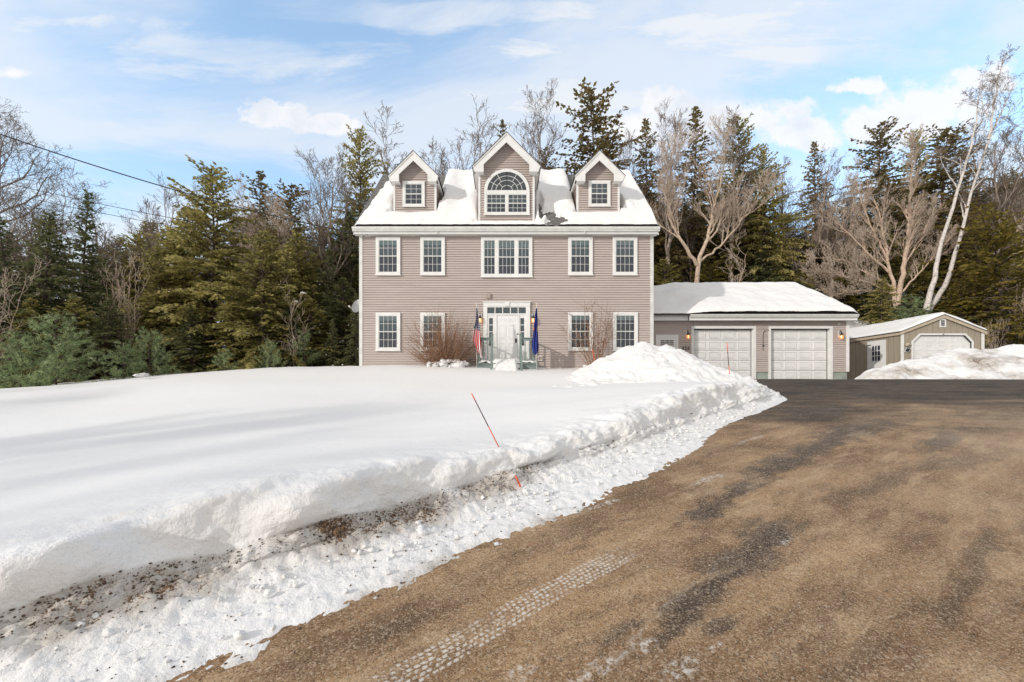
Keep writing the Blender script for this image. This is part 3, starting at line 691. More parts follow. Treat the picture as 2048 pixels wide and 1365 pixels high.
M_screen = material('screened_dark_room', lambda n: (n.put2('Base Color', n.mix(n.mr(n.noise(n.mapv(n.obj(), (4, 1, .7)), 1.7, 4, .6), .35, .7), (.042, .047, .054), (.085, .092, .10))), n.put2('Roughness', .9)))
def win(parent, x0, x1, z0, z1, y, cols, rows, trim=.15, splits=((0, 1),), blind=.14, name='window', room=None, inner=.0):
    """double-hung window: casing, mullions, two sashes with muntins, glass, blind"""
    b = MB(); yf = y-.055
    xi0, xi1, zi0, zi1 = x0+trim*.78, x1-trim*.78, z0+trim*.78, z1-trim*.78
    b.box(x0, xi0, yf, y, z0, z1); b.box(xi1, x1, yf, y, z0, z1); b.box(xi0, xi1, yf, y, zi1, z1); b.box(xi0, xi1, yf, y, z0, zi0)
    b.box(x0-.02, x1+.02, yf-.025, yf+.002, z0-.012, z0+.035)
    tw_ = xi1-xi0; ww = [(xi0+tw_*p, xi0+tw_*q) for p, q in splits]
    for i in range(len(ww)-1): b.box(ww[i][1], ww[i+1][0], yf+.004, y, zi0, zi1)
    fr_ = b.build(name, M_trim, parent)
    s = MB(); g = MB(); bl = MB(); rm = MB(); mu = MB(); sc_ = MB()
    for (p, q) in ww:
        zm = (zi0+zi1)/2; fw = .032
        for (a, c, yo) in ((zm-.012, zi1, -.030), (zi0, zm+.016, -.022)):
            yo += y; s.box(p, p+fw, yo-.014, yo, a, c); s.box(q-fw, q, yo-.014, yo, a, c); s.box(p+fw, q-fw, yo-.014, yo, c-fw, c); s.box(p+fw, q-fw, yo-.014, yo, a, a+fw)
            nc = cols if not hasattr(cols, '__len__') else cols[ww.index((p, q))]
            for i in range(1, nc): xx = lerp(p+fw, q-fw, i/nc); mu.box(xx-.0065, xx+.0065, yo-.009, yo-.003, a+fw, c-fw)
            for i in range(1, rows): zz_ = lerp(a+fw, c-fw, i/rows); mu.box(p+fw, q-fw, yo-.0105, yo-.0015, zz_-.0065, zz_+.0065)
            g.face([(p+fw, yo-.001, a+fw), (q-fw, yo-.001, a+fw), (q-fw, yo-.001, c-fw), (p+fw, yo-.001, c-fw)])
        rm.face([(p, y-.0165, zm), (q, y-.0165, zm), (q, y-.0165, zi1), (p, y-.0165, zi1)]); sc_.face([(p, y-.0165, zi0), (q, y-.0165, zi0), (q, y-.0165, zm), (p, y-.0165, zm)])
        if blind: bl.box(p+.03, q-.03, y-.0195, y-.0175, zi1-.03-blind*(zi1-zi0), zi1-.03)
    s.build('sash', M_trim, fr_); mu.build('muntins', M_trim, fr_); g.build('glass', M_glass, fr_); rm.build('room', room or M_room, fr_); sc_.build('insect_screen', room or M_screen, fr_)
    if blind: bl.build('blind', M_blind, fr_)
    return fr_
def wpx(x0, x1, y0, y1, cols=4, rows=2, Y=YW, **k): return win(house, hx(x0, Y), hx(x1, Y), hz(y1, Y), hz(y0, Y), Y, cols, rows, **k)
YS_ = YW-.034
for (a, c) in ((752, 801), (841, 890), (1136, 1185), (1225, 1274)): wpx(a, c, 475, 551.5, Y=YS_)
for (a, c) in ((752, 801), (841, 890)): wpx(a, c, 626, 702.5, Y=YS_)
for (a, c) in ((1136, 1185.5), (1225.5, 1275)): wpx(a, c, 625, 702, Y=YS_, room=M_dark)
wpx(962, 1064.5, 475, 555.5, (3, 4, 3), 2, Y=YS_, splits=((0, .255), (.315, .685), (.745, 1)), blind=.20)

# dormers
def dormer(xc, hw, ywall, zc, yrake, bottom, wh, back, name='dormer'):
    """xc centre, hw half width at the rake plane, zc height of the rake corners, wh wall half width"""
    za = zc+hw; b = MB()
    zcc = zc+.02; topz = lambda x: 0
    f0 = lambda z: xc-wh if z < zcc-.02+(hw-wh) else xc-(za-.13-z)
    f1 = lambda z: xc+wh if z < zcc-.02+(hw-wh) else xc+(za-.13-z)
    def g0(z): return xc-min(wh, max(0, za-.13-z))
    def g1(z): return xc+min(wh, max(0, za-.13-z))
    siding(b, g0, g1, bottom, za-.13, ywall, .1013)
    # cheeks run back into the main roof
    for s in (-1, 1):
        x = xc+s*wh
        fa = lambda z: ywall; fb = lambda z: max(ywall+.01, YE+(z-ZR0)+.05)
        siding(b, fa, fb, bottom, zc-.10, x, face='-x' if s < 0 else 'x')
    d = b.build(name, M_siding, house)
    for s in (-1, 1):
        b = MB(); x = xc+s*wh; b.box(min(x, x+s*.03)-.06*(s > 0), max(x, x+s*.03)+.06*(s < 0), ywall-.04, ywall+.08, bottom, zc-.09); b.build('corner_board', M_trim, d)
    # rake boards with returns (front face), stepped crown
    b = MB(); t1 = .27
    for s in (-1, 1):
        o = [(0, za), (hw, zc), (hw-.02, zc-.06), (hw-.02-.02, zc-.10)]
        pr = [(xc, za-.03), (xc+s*(hw-.02), zc-.01), (xc+s*(hw-.02), zc-.06), (xc+s*(hw-.09), zc-.22), (xc+s*(hw-.46), zc-.22), (xc+s*(hw-.46), zc+.46-t1*1.414+.015), (xc, za-.03-t1*1.38)]
        if s < 0: pr = pr[::-1]
        b.prism(pr, yrake, yrake+.03)
        cr = [(xc, za), (xc+s*hw, zc), (xc+s*hw, zc-.055), (xc, za-.085)]
        if s < 0: cr = cr[::-1]
        b.prism(cr, yrake-.03, yrake-.001)
        # boxed return soffits and eave box
        x_a, x_b = sorted((xc+s*(hw-.46), xc+s*(hw-.10)))
        b.box(x_a, x_b, yrake+.031, ywall+.02, zc-.218, zc-.20)
        xs_ = sorted((xc+s*(hw-.03), xc+s*(hw-.05)))
        zr_ = lambda y: y
        yb = YE+(zc-.1-ZR0)+.05
        b.box(xs_[0], xs_[1], yrake+.031, yb, zc-.17, zc-.02)
        xs2 = sorted((xc+s*(wh+.03), xc+s*(hw-.052))); b.box(xs2[0], xs2[1], yrake+.32 if False else ywall+.021, yb+.1, zc-.168, zc-.15)
    # sloping soffit behind the rake
    for s in (-1, 1):
        b.face([(xc, yrake+.031, za-.12), (xc+s*(hw-.05), yrake+.031, zc-.09), (xc+s*(hw-.05), ywall, zc-.09), (xc, ywall, za-.12)])
    b.build('trim', M_trim, d)
    b = MB()
    for s in (-1, 1):
        A = [(xc, yrake-.05, za+.035), (xc+s*(hw+.03), yrake-.05, zc+.005), (xc+s*(hw+.03), yrake-.05, zc-.02), (xc, yrake-.05, za+.005)]
        yk = lambda z: YE+(z-ZR0)+.02
        B = [(x, yk(z)+.03, z) for x, _, z in A]
        if s < 0: A, B = A[::-1], B[::-1]
        b.hull(A, B)
    b.build('roof', M_shingle, d)
    return d
YD = 18.85; YDR = 18.5
dl = dormer(-3.99, 1.075, YD, ZZ(352.8, YDR), YDR, ZR0+.55, .915, 0)
dr = dormer(4.03, 1.075, YD, ZZ(352.3, YDR), YDR, ZR0+.55, .915, 0)
dc = dormer(.02, 1.415, YW+.02, ZZ(333.6, YE), YE-.02, ZR0-.1, 1.17, 0)
win(dl, XX(806, YD), XX(850, YD), ZZ(415.5, YD), ZZ(364.5, YD), YD-.036, 3, 2, trim=.135, blind=0)
win(dr, XX(1176.5, YD), XX(1220, YD), ZZ(415, YD), ZZ(363.5, YD), YD-.036, 3, 2, trim=.135, blind=0)
yc_ = YW-.016
win(dc, hx(968.5), hx(1059), hz(431.5), hz(385), yc_, 4, 2, trim=.13, splits=((0, .475), (.525, 1)), blind=0)
# arched fanlight above
cxw, czw = hx(1013.7), hz(384); Ro, Ri = (hx(1059)-hx(968.5))/2, (hx(1059)-hx(968.5))/2-.13
b = MB(); K = 40
for i in range(K):
    a0, a1 = math.pi*i/K, math.pi*(i+1)/K
    q = [(cxw+Ro*math.cos(a0), czw+Ro*.98*math.sin(a0)), (cxw+Ro*math.cos(a1), czw+Ro*.98*math.sin(a1)), (cxw+Ri*math.cos(a1), czw+Ri*.98*math.sin(a1)), (cxw+Ri*math.cos(a0), czw+Ri*.98*math.sin(a0))]
    b.prism(q[::-1], yc_-.055, yc_)
b.box(cxw-Ro, cxw+Ro, yc_-.058, yc_, czw-.035, czw+.035)
arch = b.build('arched_window', M_trim, dc)
b = MB()
for f in (.30, .56, .78):
    for i in range(24):
        a0, a1 = math.pi*i/24, math.pi*(i+1)/24; r0, r1 = Ri*f-.009, Ri*f+.009
        b.face([(cxw+r0*math.cos(a0), yc_-.034, czw+r0*math.sin(a0)), (cxw+r1*math.cos(a0), yc_-.034, czw+r1*math.sin(a0)), (cxw+r1*math.cos(a1), yc_-.034, czw+r1*math.sin(a1)), (cxw+r0*math.cos(a1), yc_-.034, czw+r0*math.sin(a1))])
def spoke(a, r0, r1):
    c, s = math.cos(a), math.sin(a); t = .009
    b.face([(cxw+c*r0-s*t, yc_-.036, czw+s*r0+c*t), (cxw+c*r0+s*t, yc_-.036, czw+s*r0-c*t), (cxw+c*r1+s*t, yc_-.036, czw+s*r1-c*t), (cxw+c*r1-s*t, yc_-.036, czw+s*r1+c*t)])
for k_ in range(1, 6): spoke(math.pi*k_/6, Ri*.56, Ri)
for k_ in range(1, 4): spoke(math.pi*k_/4, 0 if k_ == 2 else Ri*.30, Ri*.56)
spoke(math.pi/2, 0, Ri)
b.build('muntins', M_trim, arch)
b = MB(); b.face([(cxw+Ri*math.cos(math.pi*i/30), yc_-.028, czw+Ri*math.sin(math.pi*i/30)) for i in range(31)]); b.build('glass', M_glass, arch)
b = MB(); b.face([(cxw+Ri*math.cos(math.pi*i/30), yc_-.0175, czw+Ri*math.sin(math.pi*i/30)) for i in range(31)])
b.build('room', plain('grey_green_screen', (.10, .115, .10), .8, .3, 3.), arch)

# snow on the main roof
def roof_snow(parent, x0, x1, yA, zA, run, slope, depth, fn, res=.045, front=.10, side=.1, nose=.9, over=0., name='roof_snow'):
    xs = np.arange(x0, x1+1e-6, res); us = np.r_[np.linspace(-over, .15, 10)[:-1], np.arange(.15, run+1e-6, res)]
    nx, nz = -slope/math.hypot(slope, 1), 1/math.hypot(slope, 1); V = []; M_ = np.zeros((len(us), len(xs)))
    for i, u_ in enumerate(us):
        for j, x in enumerate(xs):
            x = float(x); u_ = float(u_); t = depth*fn(x, u_)
            t *= 1+.15*fr(x*1.1, u_*1.1, 3., 1., 3)
            e = min(1, max(0, (u_+over+front*.2)/front)); t *= math.sqrt(max(0, 1-(1-e)**2)) if e < 1 else 1
            t += .012*fr(x*4, u_*4, 6., .8, 3)*min(1, t*8); M_[i, j] = t
            V.append((x, yA+u_+t*nx, zA+u_*slope+t*nz-.0))
    F_ = grid_faces(len(us), len(xs)); V = np.array(V); k_ = (M_.ravel()[F_] > .012).any(1)
    o_ = root_of(parent); uu = np.unique(F_[k_]); m = -np.ones(len(V), int); m[uu] = np.arange(len(uu))
    # closing skirt along the eave
    return mesh_np(name, V[uu]-np.array(o_), m[F_[k_]], M_roofsnow, parent, smooth=True)
def blobf(x, u_, cx, cu, rx, ru):
    d = math.hypot((x-cx)/rx, (u_-cu)/ru)+.35*fr(x*3, u_*3, 1.7, .9, 3); return max(0., min(1., (d-.75)/.35))
DR = lambda x, u_, xc, wh, hw, yw, zc: (yw-YE <= u_ and abs(x-xc) < wh-.02)
def fn_main(x, u_):
    e = -6.40+.11+.15*u_+.12*fr(x*0+1.3, u_*2.2, 0., .9, 4)
    t = sstep(0, .12, x-e); t *= sstep(0, .10, 6.40-x)
    t *= sstep(-.02, .30, RR-u_+.18)
    for xc, wh, yw in ((-3.99, .93, YD), (4.03, .93, YD), (.02, 1.19, YW)):      # melt gaps along the dormer cheeks
        dxx = abs(x-xc)-wh
        if u_ > yw-YE-.05 and dxx < .5: t *= sstep(-.02, .12, dxx) if dxx > 0 else 0.
        elif abs(x-xc) < wh+.2 and u_ > yw-YE-.18: t *= .55
        if -.15 < dxx < .9 and u_ > yw-YE+.2: t *= 1+.35*math.exp(-((dxx-.35)/.3)**2)
    t *= blobf(x, u_, 1.52, 1.05, .13, .95); t *= blobf(x, u_, 1.95, .80, .34, .38)*blobf(x, u_, 2.30, .42, .52, .32)*blobf(x, u_, 2.0, .18, .45, .2)
    t *= blobf(x, u_, 5.12, 1.45, .12, .5)*blobf(x, u_, 5.28, 1.05, .2, .18); t *= blobf(x, u_, 1.33, 2.75, .22, .22); t *= blobf(x, u_, -2.95, 1.9, .12, .5)
    low = .55+.45*sstep(.1, .9, u_); return t*low
roof_snow(house, -6.4, 6.4, YE, ZR0, RR+.02, 1.0, .27, fn_main, res=.05, front=.16)
# snow over the dormer roofs' back halves
# entrance
b = MB(); ye = YW-.044
ex0, ex1 = hx(966.8), hx(1060); zt = hz(604.5); zd = hz(727)
b.box(ex0-.04, ex1+.04, ye-.10, ye, hz(606), zt); b.box(ex0, ex1, ye-.07, ye, hz(614), hz(606)-.001)
b.prism([(hx(1011), hz(614)-.0), (hx(1018), hz(614)-.0), (hx(1019), hz(605)), (hx(1010), hz(605))], ye-.115, ye-.072)
b.box(ex0, hx(974.7), ye-.06, ye, zd, hz(614)-.001); b.box(hx(1051.5), ex1, ye-.06, ye, zd, hz(614)-.001)
b.box(hx(974.7), hx(1051.5), ye-.05, ye, hz(631), hz(628)); b.box(hx(974.7), hx(1051.5), ye-.055, ye, hz(616), hz(614)-.002)
for px in (990.5, 1035.2): b.box(hx(px), hx(px+3.2), ye-.05, ye, zd, hz(631)-.001)
b.box(hx(974.7), hx(990.5), ye-.03, ye, hz(637.3), hz(631)-.001); b.box(hx(1038.4), hx(1051.5), ye-.03, ye, hz(637.3), hz(631)-.001)
b.box(hx(974.7), hx(978.2), ye-.029, ye, zd, hz(637.3)-.001); b.box(hx(986), hx(990.5), ye-.029, ye, zd, hz(637.3)-.001)
b.box(hx(1038.4), hx(1040.5), ye-.029, ye, zd, hz(637.3)-.001); b.box(hx(1048.2), hx(1051.5), ye-.029, ye, zd, hz(637.3)-.001)
b.box(hx(978.2), hx(986), ye-.028, ye, zd, hz(692)); b.box(hx(1040.5), hx(1048.2), ye-.028, ye, zd, hz(692))
ent = b.build('door_surround', M_trim, house)
b = MB(); m_ = MB(); r = MB()
for x0_, x1_, z0_, z1_ in ((974.7, 1051.5, 628, 616), (978.2, 986, 692, 637.3), (1040.5, 1048.2, 692, 637.3)):
    b.face([(hx(x0_), ye-.014, hz(z0_)), (hx(x1_), ye-.014, hz(z0_)), (hx(x1_), ye-.014, hz(z1_)), (hx(x0_), ye-.014, hz(z1_))])
    r.face([(hx(x0_), ye-.004, hz(z0_)), (hx(x1_), ye-.004, hz(z0_)), (hx(x1_), ye-.004, hz(z1_)), (hx(x0_), ye-.004, hz(z1_))])
for i in range(1, 5): x = lerp(hx(974.7), hx(1051.5), i/5); m_.box(x-.018, x+.018, ye-.04, ye-.015, hz(628), hz(616)-.003)
for a_, c_ in ((978.2, 986), (1040.5, 1048.2)):
    for py in (650.8, 664.5, 678.5): m_.box(hx(a_), hx(c_), ye-.026, ye-.0155, hz(py)-.015, hz(py)+.015)
b.build('glass', M_glass, ent); m_.build('muntins', M_trim, ent); r.build('room', M_room, ent)
def panel_door(b, x0, x1, z0, z1, y, rowsz, cols, inset=.013, mar=.1, gap=.08):
    """raised-panel slab: flat face with sunken grooves framing each panel"""
    b.box(x0, x1, y, y+.035, z0, z1); W_ = (x1-x0-2*mar-gap*(cols-1))/cols
    for (a, c) in rowsz:
        for i in range(cols):
            p = x0+mar+i*(W_+gap); q = p+W_; t = .02
            for k_ in ((p, p+t, a, c), (q-t, q, a, c), (p+t, q-t, c-t, c), (p+t, q-t, a, a+t)): b.box(k_[0], k_[1], y-inset, y-.0, k_[2], k_[3])
            b.box(p+.045, q-.045, y-inset*.7, y-.0, a+.045, c-.045)
b = MB(); dz0, dz1 = zd, hz(631.3)
panel_door(b, hx(993.8), hx(1035.0), dz0, dz1, ye-.02, [(hz(643), hz(638)), (hz(679), hz(651)), (hz(718), hz(687))], 2, mar=.10, gap=.10)
door = b.build('front_door', M_door, ent)
b = MB(); b.box(hx(1030.2), hx(1033.6), ye-.05, ye-.021, hz(686), hz(678)); b.lathe((hx(1031.3), ye-.02, hz(682)), [(.0, .07), (.03, .07), (.03, .04), (.012, .035), (.012, 0)], 10, 'y')
b.lathe((hx(1035.5), ye-.03, hz(669)), [(0, .03), (.03, .03), (.033, 0)], 10, 'y'); b.build('door_lock', M_black, ent)
# wall vents
def prop(name, mb, mat, loc, label, cat, group=None):
    e = empty(name, loc); tag(e, label, cat, group); return e
b = MB(); b.box(hx(973.5), hx(981.5), YW-.10, YW-.014, hz(598), hz(588.5)); b.box(hx(974.5), hx(980.5), YW-.12, YW-.101, hz(596), hz(590)); b.build('wall_vent', M_brass, house)
b = MB(); vx0, vx1, vz0, vz1 = hx(1075.3), hx(1085.2), hz(722.5), hz(712.5)
b.box(vx0, vx1, YW-.09, YW-.014, vz0, vz0+.03); b.box(vx0, vx1, YW-.09, YW-.014, vz1-.03, vz1); b.box(vx0, vx0+.03, YW-.09, YW-.014, vz0+.031, vz1-.031); b.box(vx1-.03, vx1, YW-.09, YW-.014, vz0+.031, vz1-.031)
vt = b.build('dryer_vent', M_trimdirty, house); b = MB(); b.box(vx0+.031, vx1-.031, YW-.05, YW-.02, vz0+.031, vz1-.031); b.build('vent_flap', M_brass, vt)

# ---------------------------------------------------------------- porch
YP = 17.05
def qx(px): return XX(px, YP)
def qz(py): return ZZ(py, YP)
porch = tag(empty('porch_steps', (0, YP+.5, 2.4)), 'grey green wooden porch with railings and snow covered steps at the white front door', 'porch')
dk = qz(727)
b = MB(); b.box(qx(953), qx(1075), YP, YW-.02, dk-.06, dk)
for i in range(9): b.box(qx(953)-.015, qx(1075)+.015, YP-.03+i*.0001, YP-.0301+i*.0001+.03, dk-.03, dk+.003) if i == 0 else None
b.build('deck', M_green, porch)
b = MB()
for (a, c) in ((953.5, 986), (1042.5, 1074.5)):
    b.box(qx(a), qx(c), YP+.02, YP+.05, dk-.33, dk-.062); b.box(qx(a), qx(c), YP+.02, YP+.05, dk-.62, dk-.345)
b.box(qx(953.5), qx(953.5)+.03, YP+.051, YW-.03, dk-.62, dk-.062); b.box(qx(1074.5)-.03, qx(1074.5), YP+.051, YW-.03, dk-.62, dk-.062)
b.build('skirt_board', M_green, porch)
b = MB()
for i in range(3): b.box(qx(987), qx(1040), YP-.28*(i+1), YP-.28*i-.002, dk-.19*(i+1)-.04, dk-.19*(i+1))
b.build('step', M_green, porch)
def post(x, y, z0, z1, w=.095):
    b = MB(); h = w/2; b.box(x-h, x+h, y-h, y+h, z0, z1-.05); b.box(x-h-.012, x+h+.012, y-h-.012, y+h+.012, z1-.049, z1-.025)
    b.hull([(x-h, y-h, z1-.0245), (x+h, y-h, z1-.0245), (x+h, y+h, z1-.0245), (x-h, y+h, z1-.0245)][::-1], [(x-.02, y-.02, z1), (x+.02, y-.02, z1), (x+.02, y+.02, z1), (x-.02, y+.02, z1)][::-1])
    return b.build('post', M_green, porch)
pl_, pr_ = qx(984), qx(1041.6); cl_, cr_ = qx(958), qx(1068)
rt = qz(675.3)
for x, z1 in ((pl_, qz(667)), (pr_, qz(667)), (cl_, rt-.01), (cr_, rt-.01)): post(x, YP+.07, dk-.3, z1)
for x in (pl_, pr_): post(x, YP-.75, dk-1.0, dk+.25, .08)
for (a, c) in ((cl_, pl_), (pr_, cr_)):
    b = MB(); b.box(a+.05, c-.05, YP+.02, YP+.12, rt-.03, rt); b.box(a+.05, c-.05, YP+.05, YP+.09, rt-.12, rt-.031); b.box(a+.05, c-.05, YP+.05, YP+.09, dk+.08, dk+.15); b.build('rail', M_green, porch)
    for t in (.33, .66):
        x = lerp(a, c, t); b = MB(); b.box(x-.019, x+.019, YP+.045, YP+.095, dk+.151, rt-.121); b.build('baluster', M_green, porch)
for x in (cl_, cr_):
    b = MB(); b.box(x-.05, x+.05, YP+.13, YW-.03, rt-.03, rt-.001); b.box(x-.02, x+.02, YP+.13, YW-.03, dk+.08, dk+.15); b.build('rail', M_green, porch)
    for t in (.2, .4, .6, .8):
        y = lerp(YP+.1, YW, t); b = MB(); b.box(x-.019, x+.019, y-.019, y+.019, dk+.151, rt-.031); b.build('baluster', M_green, porch)
for x in (pl_, pr_):
    b = MB(); A = [(x-.03, YP+.02, rt-.14), (x+.03, YP+.02, rt-.14), (x+.03, YP+.02, rt-.05), (x-.03, YP+.02, rt-.05)]; B = [(p, YP-.71, z-.66) for p, _, z in A]; b.hull(A[::-1], B[::-1]); b.build('handrail', M_green, porch)
def drift(name, x0, x1, y0, y1, fz, res, parent, seed=0):
    xs = np.arange(x0, x1+1e-6, res); ys = np.arange(y0, y1+1e-6, res); o = np.array(root_of(parent)); V = []
    for y in ys:
        for x in xs:
            z = fz(x, y); V.append((x, y, z+(.02*fr(x*5+seed, y*5, 0., .9, 3) if z > -5 else 0)))
    V = np.array(V); F_ = grid_faces(len(ys), len(xs)); F_ = F_[(V[:, 2] > -5)[F_].all(1)]; u = np.unique(F_); m = -np.ones(len(V), int); m[u] = np.arange(len(u))
    return mesh_np(name, V[u]-o, m[F_], M_roofsnow, parent, smooth=True)
def dsn(x, y):
    ex = sstep(0, .12, x-qx(953))*sstep(0, .12, qx(1075)-x); mid_ = sstep(-.12, .12, x-qx(990))*sstep(-.12, .12, qx(1036)-x)
    z = dk-.02+.17*ex*sstep(YP-.05, YP+.10, y)+.05*fr(x*6, y*6, 2., .9, 2)
    mm = lerp(dk+.16, dk+.27, max(0, min(1, (y-YP)/1.2))) if y > YP else lerp(dk+.16, dk-.42, sstep(YP, YP-1.4, y)); mm = mm+.02*math.sin(y*5)
    if y > YP-.02: return max(z, mm) if mid_ > .5 else z
    return lerp(float(lawn(x, y))-.30, max(mm, float(lawn(x, y))-.1), mid_) if mid_ > .02 else -9
drift('porch_snow', qx(953), qx(1075), YP-1.5, YW-.07, dsn, .035, porch)

# ---------------------------------------------------------------- garage
YG = 20.5; YGE = 20.1
def gx_(px, Y=YG): return XX(px, Y)
def gz_(py, Y=YG): return ZZ(py, Y)
gar = tag(empty('garage', (11.5, YG, 2.1)), 'low mauve two door garage wing with thick snow on its roof', 'garage')
GX0, GX1 = X1+.076, gx_(1694.5); GB = YG+8.0; gZ = gz_(744); gT = gz_(642)
dA, dB = (gx_(1387), gx_(1506.4)), (gx_(1541), gx_(1659.6)); dT = gz_(657.8); dZ = 2.14
segs = [(GX0, dA[0]-.001), (dA[1], dB[0]), (dB[1], GX1)]
b = MB()
for a, c in segs: siding(b, lambda z, a=a: a, lambda z, c=c: c, gZ, gT, YG, .1)
siding(b, lambda z: dA[0]-.001, lambda z: dB[1], dT+.0, gT, YG+.0005, .1)
siding(b, lambda z: YG, lambda z: GB, gZ, gT, GX1, .1, face='x')
siding(b, lambda z: YG+(z-gT)/.53, lambda z: GB-(z-gT)/.53, gT, gT+2.1, GX1, .1, face='x')
b.face([(GX1, GB, 2), (GX0, GB, 2), (GX0, GB, gT), (GX1, GB, gT)])
b.build('wall', M_siding, gar)
for a, c in segs:
    b = MB(); b.box(a+.005, c-.005, YG+.01, YG+.2, 1.9, gZ); b.build('foundation', M_conc, gar)
b = MB(); b.box(GX1-.075, GX1+.06, YG-.05, YG+.09, gZ, gT); b.build('corner_board', M_trim, gar)
for a, c in (dA, dB):
    b = MB(); ty = YG-.045
    b.box(a-.115, a, ty, YG, 2.05, dT+.11); b.box(c, c+.115, ty, YG, 2.05, dT+.11); b.box(a, c, ty, YG, dT, dT+.11)
    b.box(a-.02, a, YG+.001, YG+.22, 2.05, dT+.02); b.box(c, c+.02, YG+.001, YG+.22, 2.05, dT+.02); b.box(a, c, YG+.001, YG+.22, dT, dT+.02)
    fr_ = b.build('door_frame', M_trim, gar)
    b = MB(); yd = YG+.19; nR = 5; hh = (dT-.035-dZ)/nR
    for i in range(nR):
        z0_ = dZ+i*hh; b.box(a+.01, c-.01, yd, yd+.04, z0_+.008, z0_+hh-.008)
        W_ = (c-a-.02)/4
        for k_ in range(4):
            p, q = a+.01+k_*W_+.075, a+.01+(k_+1)*W_-.075; r0, r1 = z0_+.075, z0_+hh-.075; t = .028
            for s_ in ((p, p+t, r0, r1), (q-t, q, r0, r1), (p+t, q-t, r1-t, r1), (p+t, q-t, r0, r0+t)): b.box(s_[0], s_[1], yd-.024, yd, s_[2], s_[3])
            b.box(p+.065, q-.065, yd-.020, yd, r0+.065, r1-.065)
    b.build('garage_door', M_garagedoor, gar)
    b = MB(); b.box(a+.002, c-.002, yd-.03, yd+.03, dT-.034, dT-.001); b.box(a+.001, a+.014, yd-.028, yd, 2.1, dT-.035); b.box(c-.014, c-.001, yd-.028, yd, 2.1, dT-.035); b.box(a, c, yd-.02, yd+.03, 2.0, dZ+.003)
    b.build('weather_seal', M_black, gar)
# side entry door
b = MB(); a, c = gx_(1311), gx_(1356); z1 = gz_(670); b.box(a, a+.09, YG-.05, YG, 2.5, z1); b.box(c-.09, c, YG-.05, YG, 2.5, z1); b.box(a+.09, c-.09, YG-.05, YG, z1-.09, z1)
sd = b.build('entry_door_frame', M_trim, gar)
b = MB(); ga, gc, gz1, gz0 = gx_(1320.8), gx_(1346.8), gz_(680.5), gz_(712)
b.box(a+.091, ga, YG-.035, YG-.015, 2.5, z1-.091); b.box(gc, c-.091, YG-.035, YG-.015, 2.5, z1-.091); b.box(ga, gc, YG-.035, YG-.015, gz1, z1-.091); b.box(ga, gc, YG-.035, YG-.015, 2.5, gz0)
b.build('entry_door', M_door, sd)
b = MB(); b.face([(ga, YG-.022, gz0), (gc, YG-.022, gz0), (gc, YG-.022, gz1), (ga, YG-.022, gz1)]); b.build('glass', M_glass, sd)
b = MB(); b.face([(ga, YG-.0165, gz0), (gc, YG-.0165, gz0), (gc, YG-.0165, gz1), (ga, YG-.0165, gz1)]); b.build('room', M_dark, sd)
b = MB()
for i in range(1, 3): x = lerp(ga, gc, i/3); b.box(x-.01, x+.01, YG-.031, YG-.023, gz0, gz1)
for i in range(1, 3): z = lerp(gz0, gz1, i/3); b.box(ga, gc, YG-.0305, YG-.0235, z-.01, z+.01)
b.build('muntins', M_trim, sd)
# roof and eaves
gr0, gr1 = GX0+.0, XX(1714, YGE); gE = gz_(629, YGE); GR = 4.3; gs = .53
b = MB()
A = [(YGE-.03, gE), (YGE+GR, gE+GR*gs), (YGE+2*GR, gE), (YGE+2*GR, gE-.1), (YGE+GR, gE+GR*gs-.14), (YGE-.03, gE-.06)]
b.hull([(gr0, y, z) for y, z in A][::-1], [(gr1, y, z) for y, z in A][::-1]); b.build('roof', M_shingle, gar)
b = MB(); f0 = gz_(641, YGE)
b.box(XX(1379, YGE), gr1-.01, YGE, YGE+.02, f0, gE-.07); b.box(gr0, XX(1379, YGE)-.001, YGE+.12, YGE+.14, f0+.01, gE-.02)
b.box(gr0, gr1-.01, YGE+.141, YG-.001, f0+.02, f0+.04)
b.box(gr1-.012, gr1+.012, YGE-.01, YGE+.42, f0-.015, gE-.05)
b.hull([(gr1-.03, y, z-.07) for y, z in A[:3]]+[(gr1-.03, y, z-.12) for y, z in A[3:]], [(gr1-.002, y, z-.07) for y, z in A[:3]]+[(gr1-.002, y, z-.12) for y, z in A[3:]])
b.build('fascia', M_trim, gar)
b = MB(); g0, g1 = gz_(635.6, YGE), gz_(629.6, YGE)
pr = [(YGE-.003, g0), (YGE-.07, g0), (YGE-.085, g0+.05), (YGE-.115, g0+.08), (YGE-.12, g1), (YGE-.105, g1), (YGE-.10, g0+.085), (YGE-.003, g0+.02)]
b.hull([(XX(1379, YGE), y, z) for y, z in pr], [(gr1+.02, y, z) for y, z in pr]); b.build('gutter', M_trimdirty, gar)
fnG = lambda x, u_: (.42+.58*sstep(8.3, 9.6, x+.2*math.sin(u_*3)))*sstep(0, .45, gr1-x+.14)*sstep(-.15, .5, GR+.25-u_)*(.85+.15*sstep(0, 1.5, u_))
roof_snow(gar, gr0+.01, gr1+.03, YGE, gE+.0, GR+.1, gs, .36, fnG, res=.07, front=.30, over=.09)
def fnB(x, u_): return fnG(x, GR)
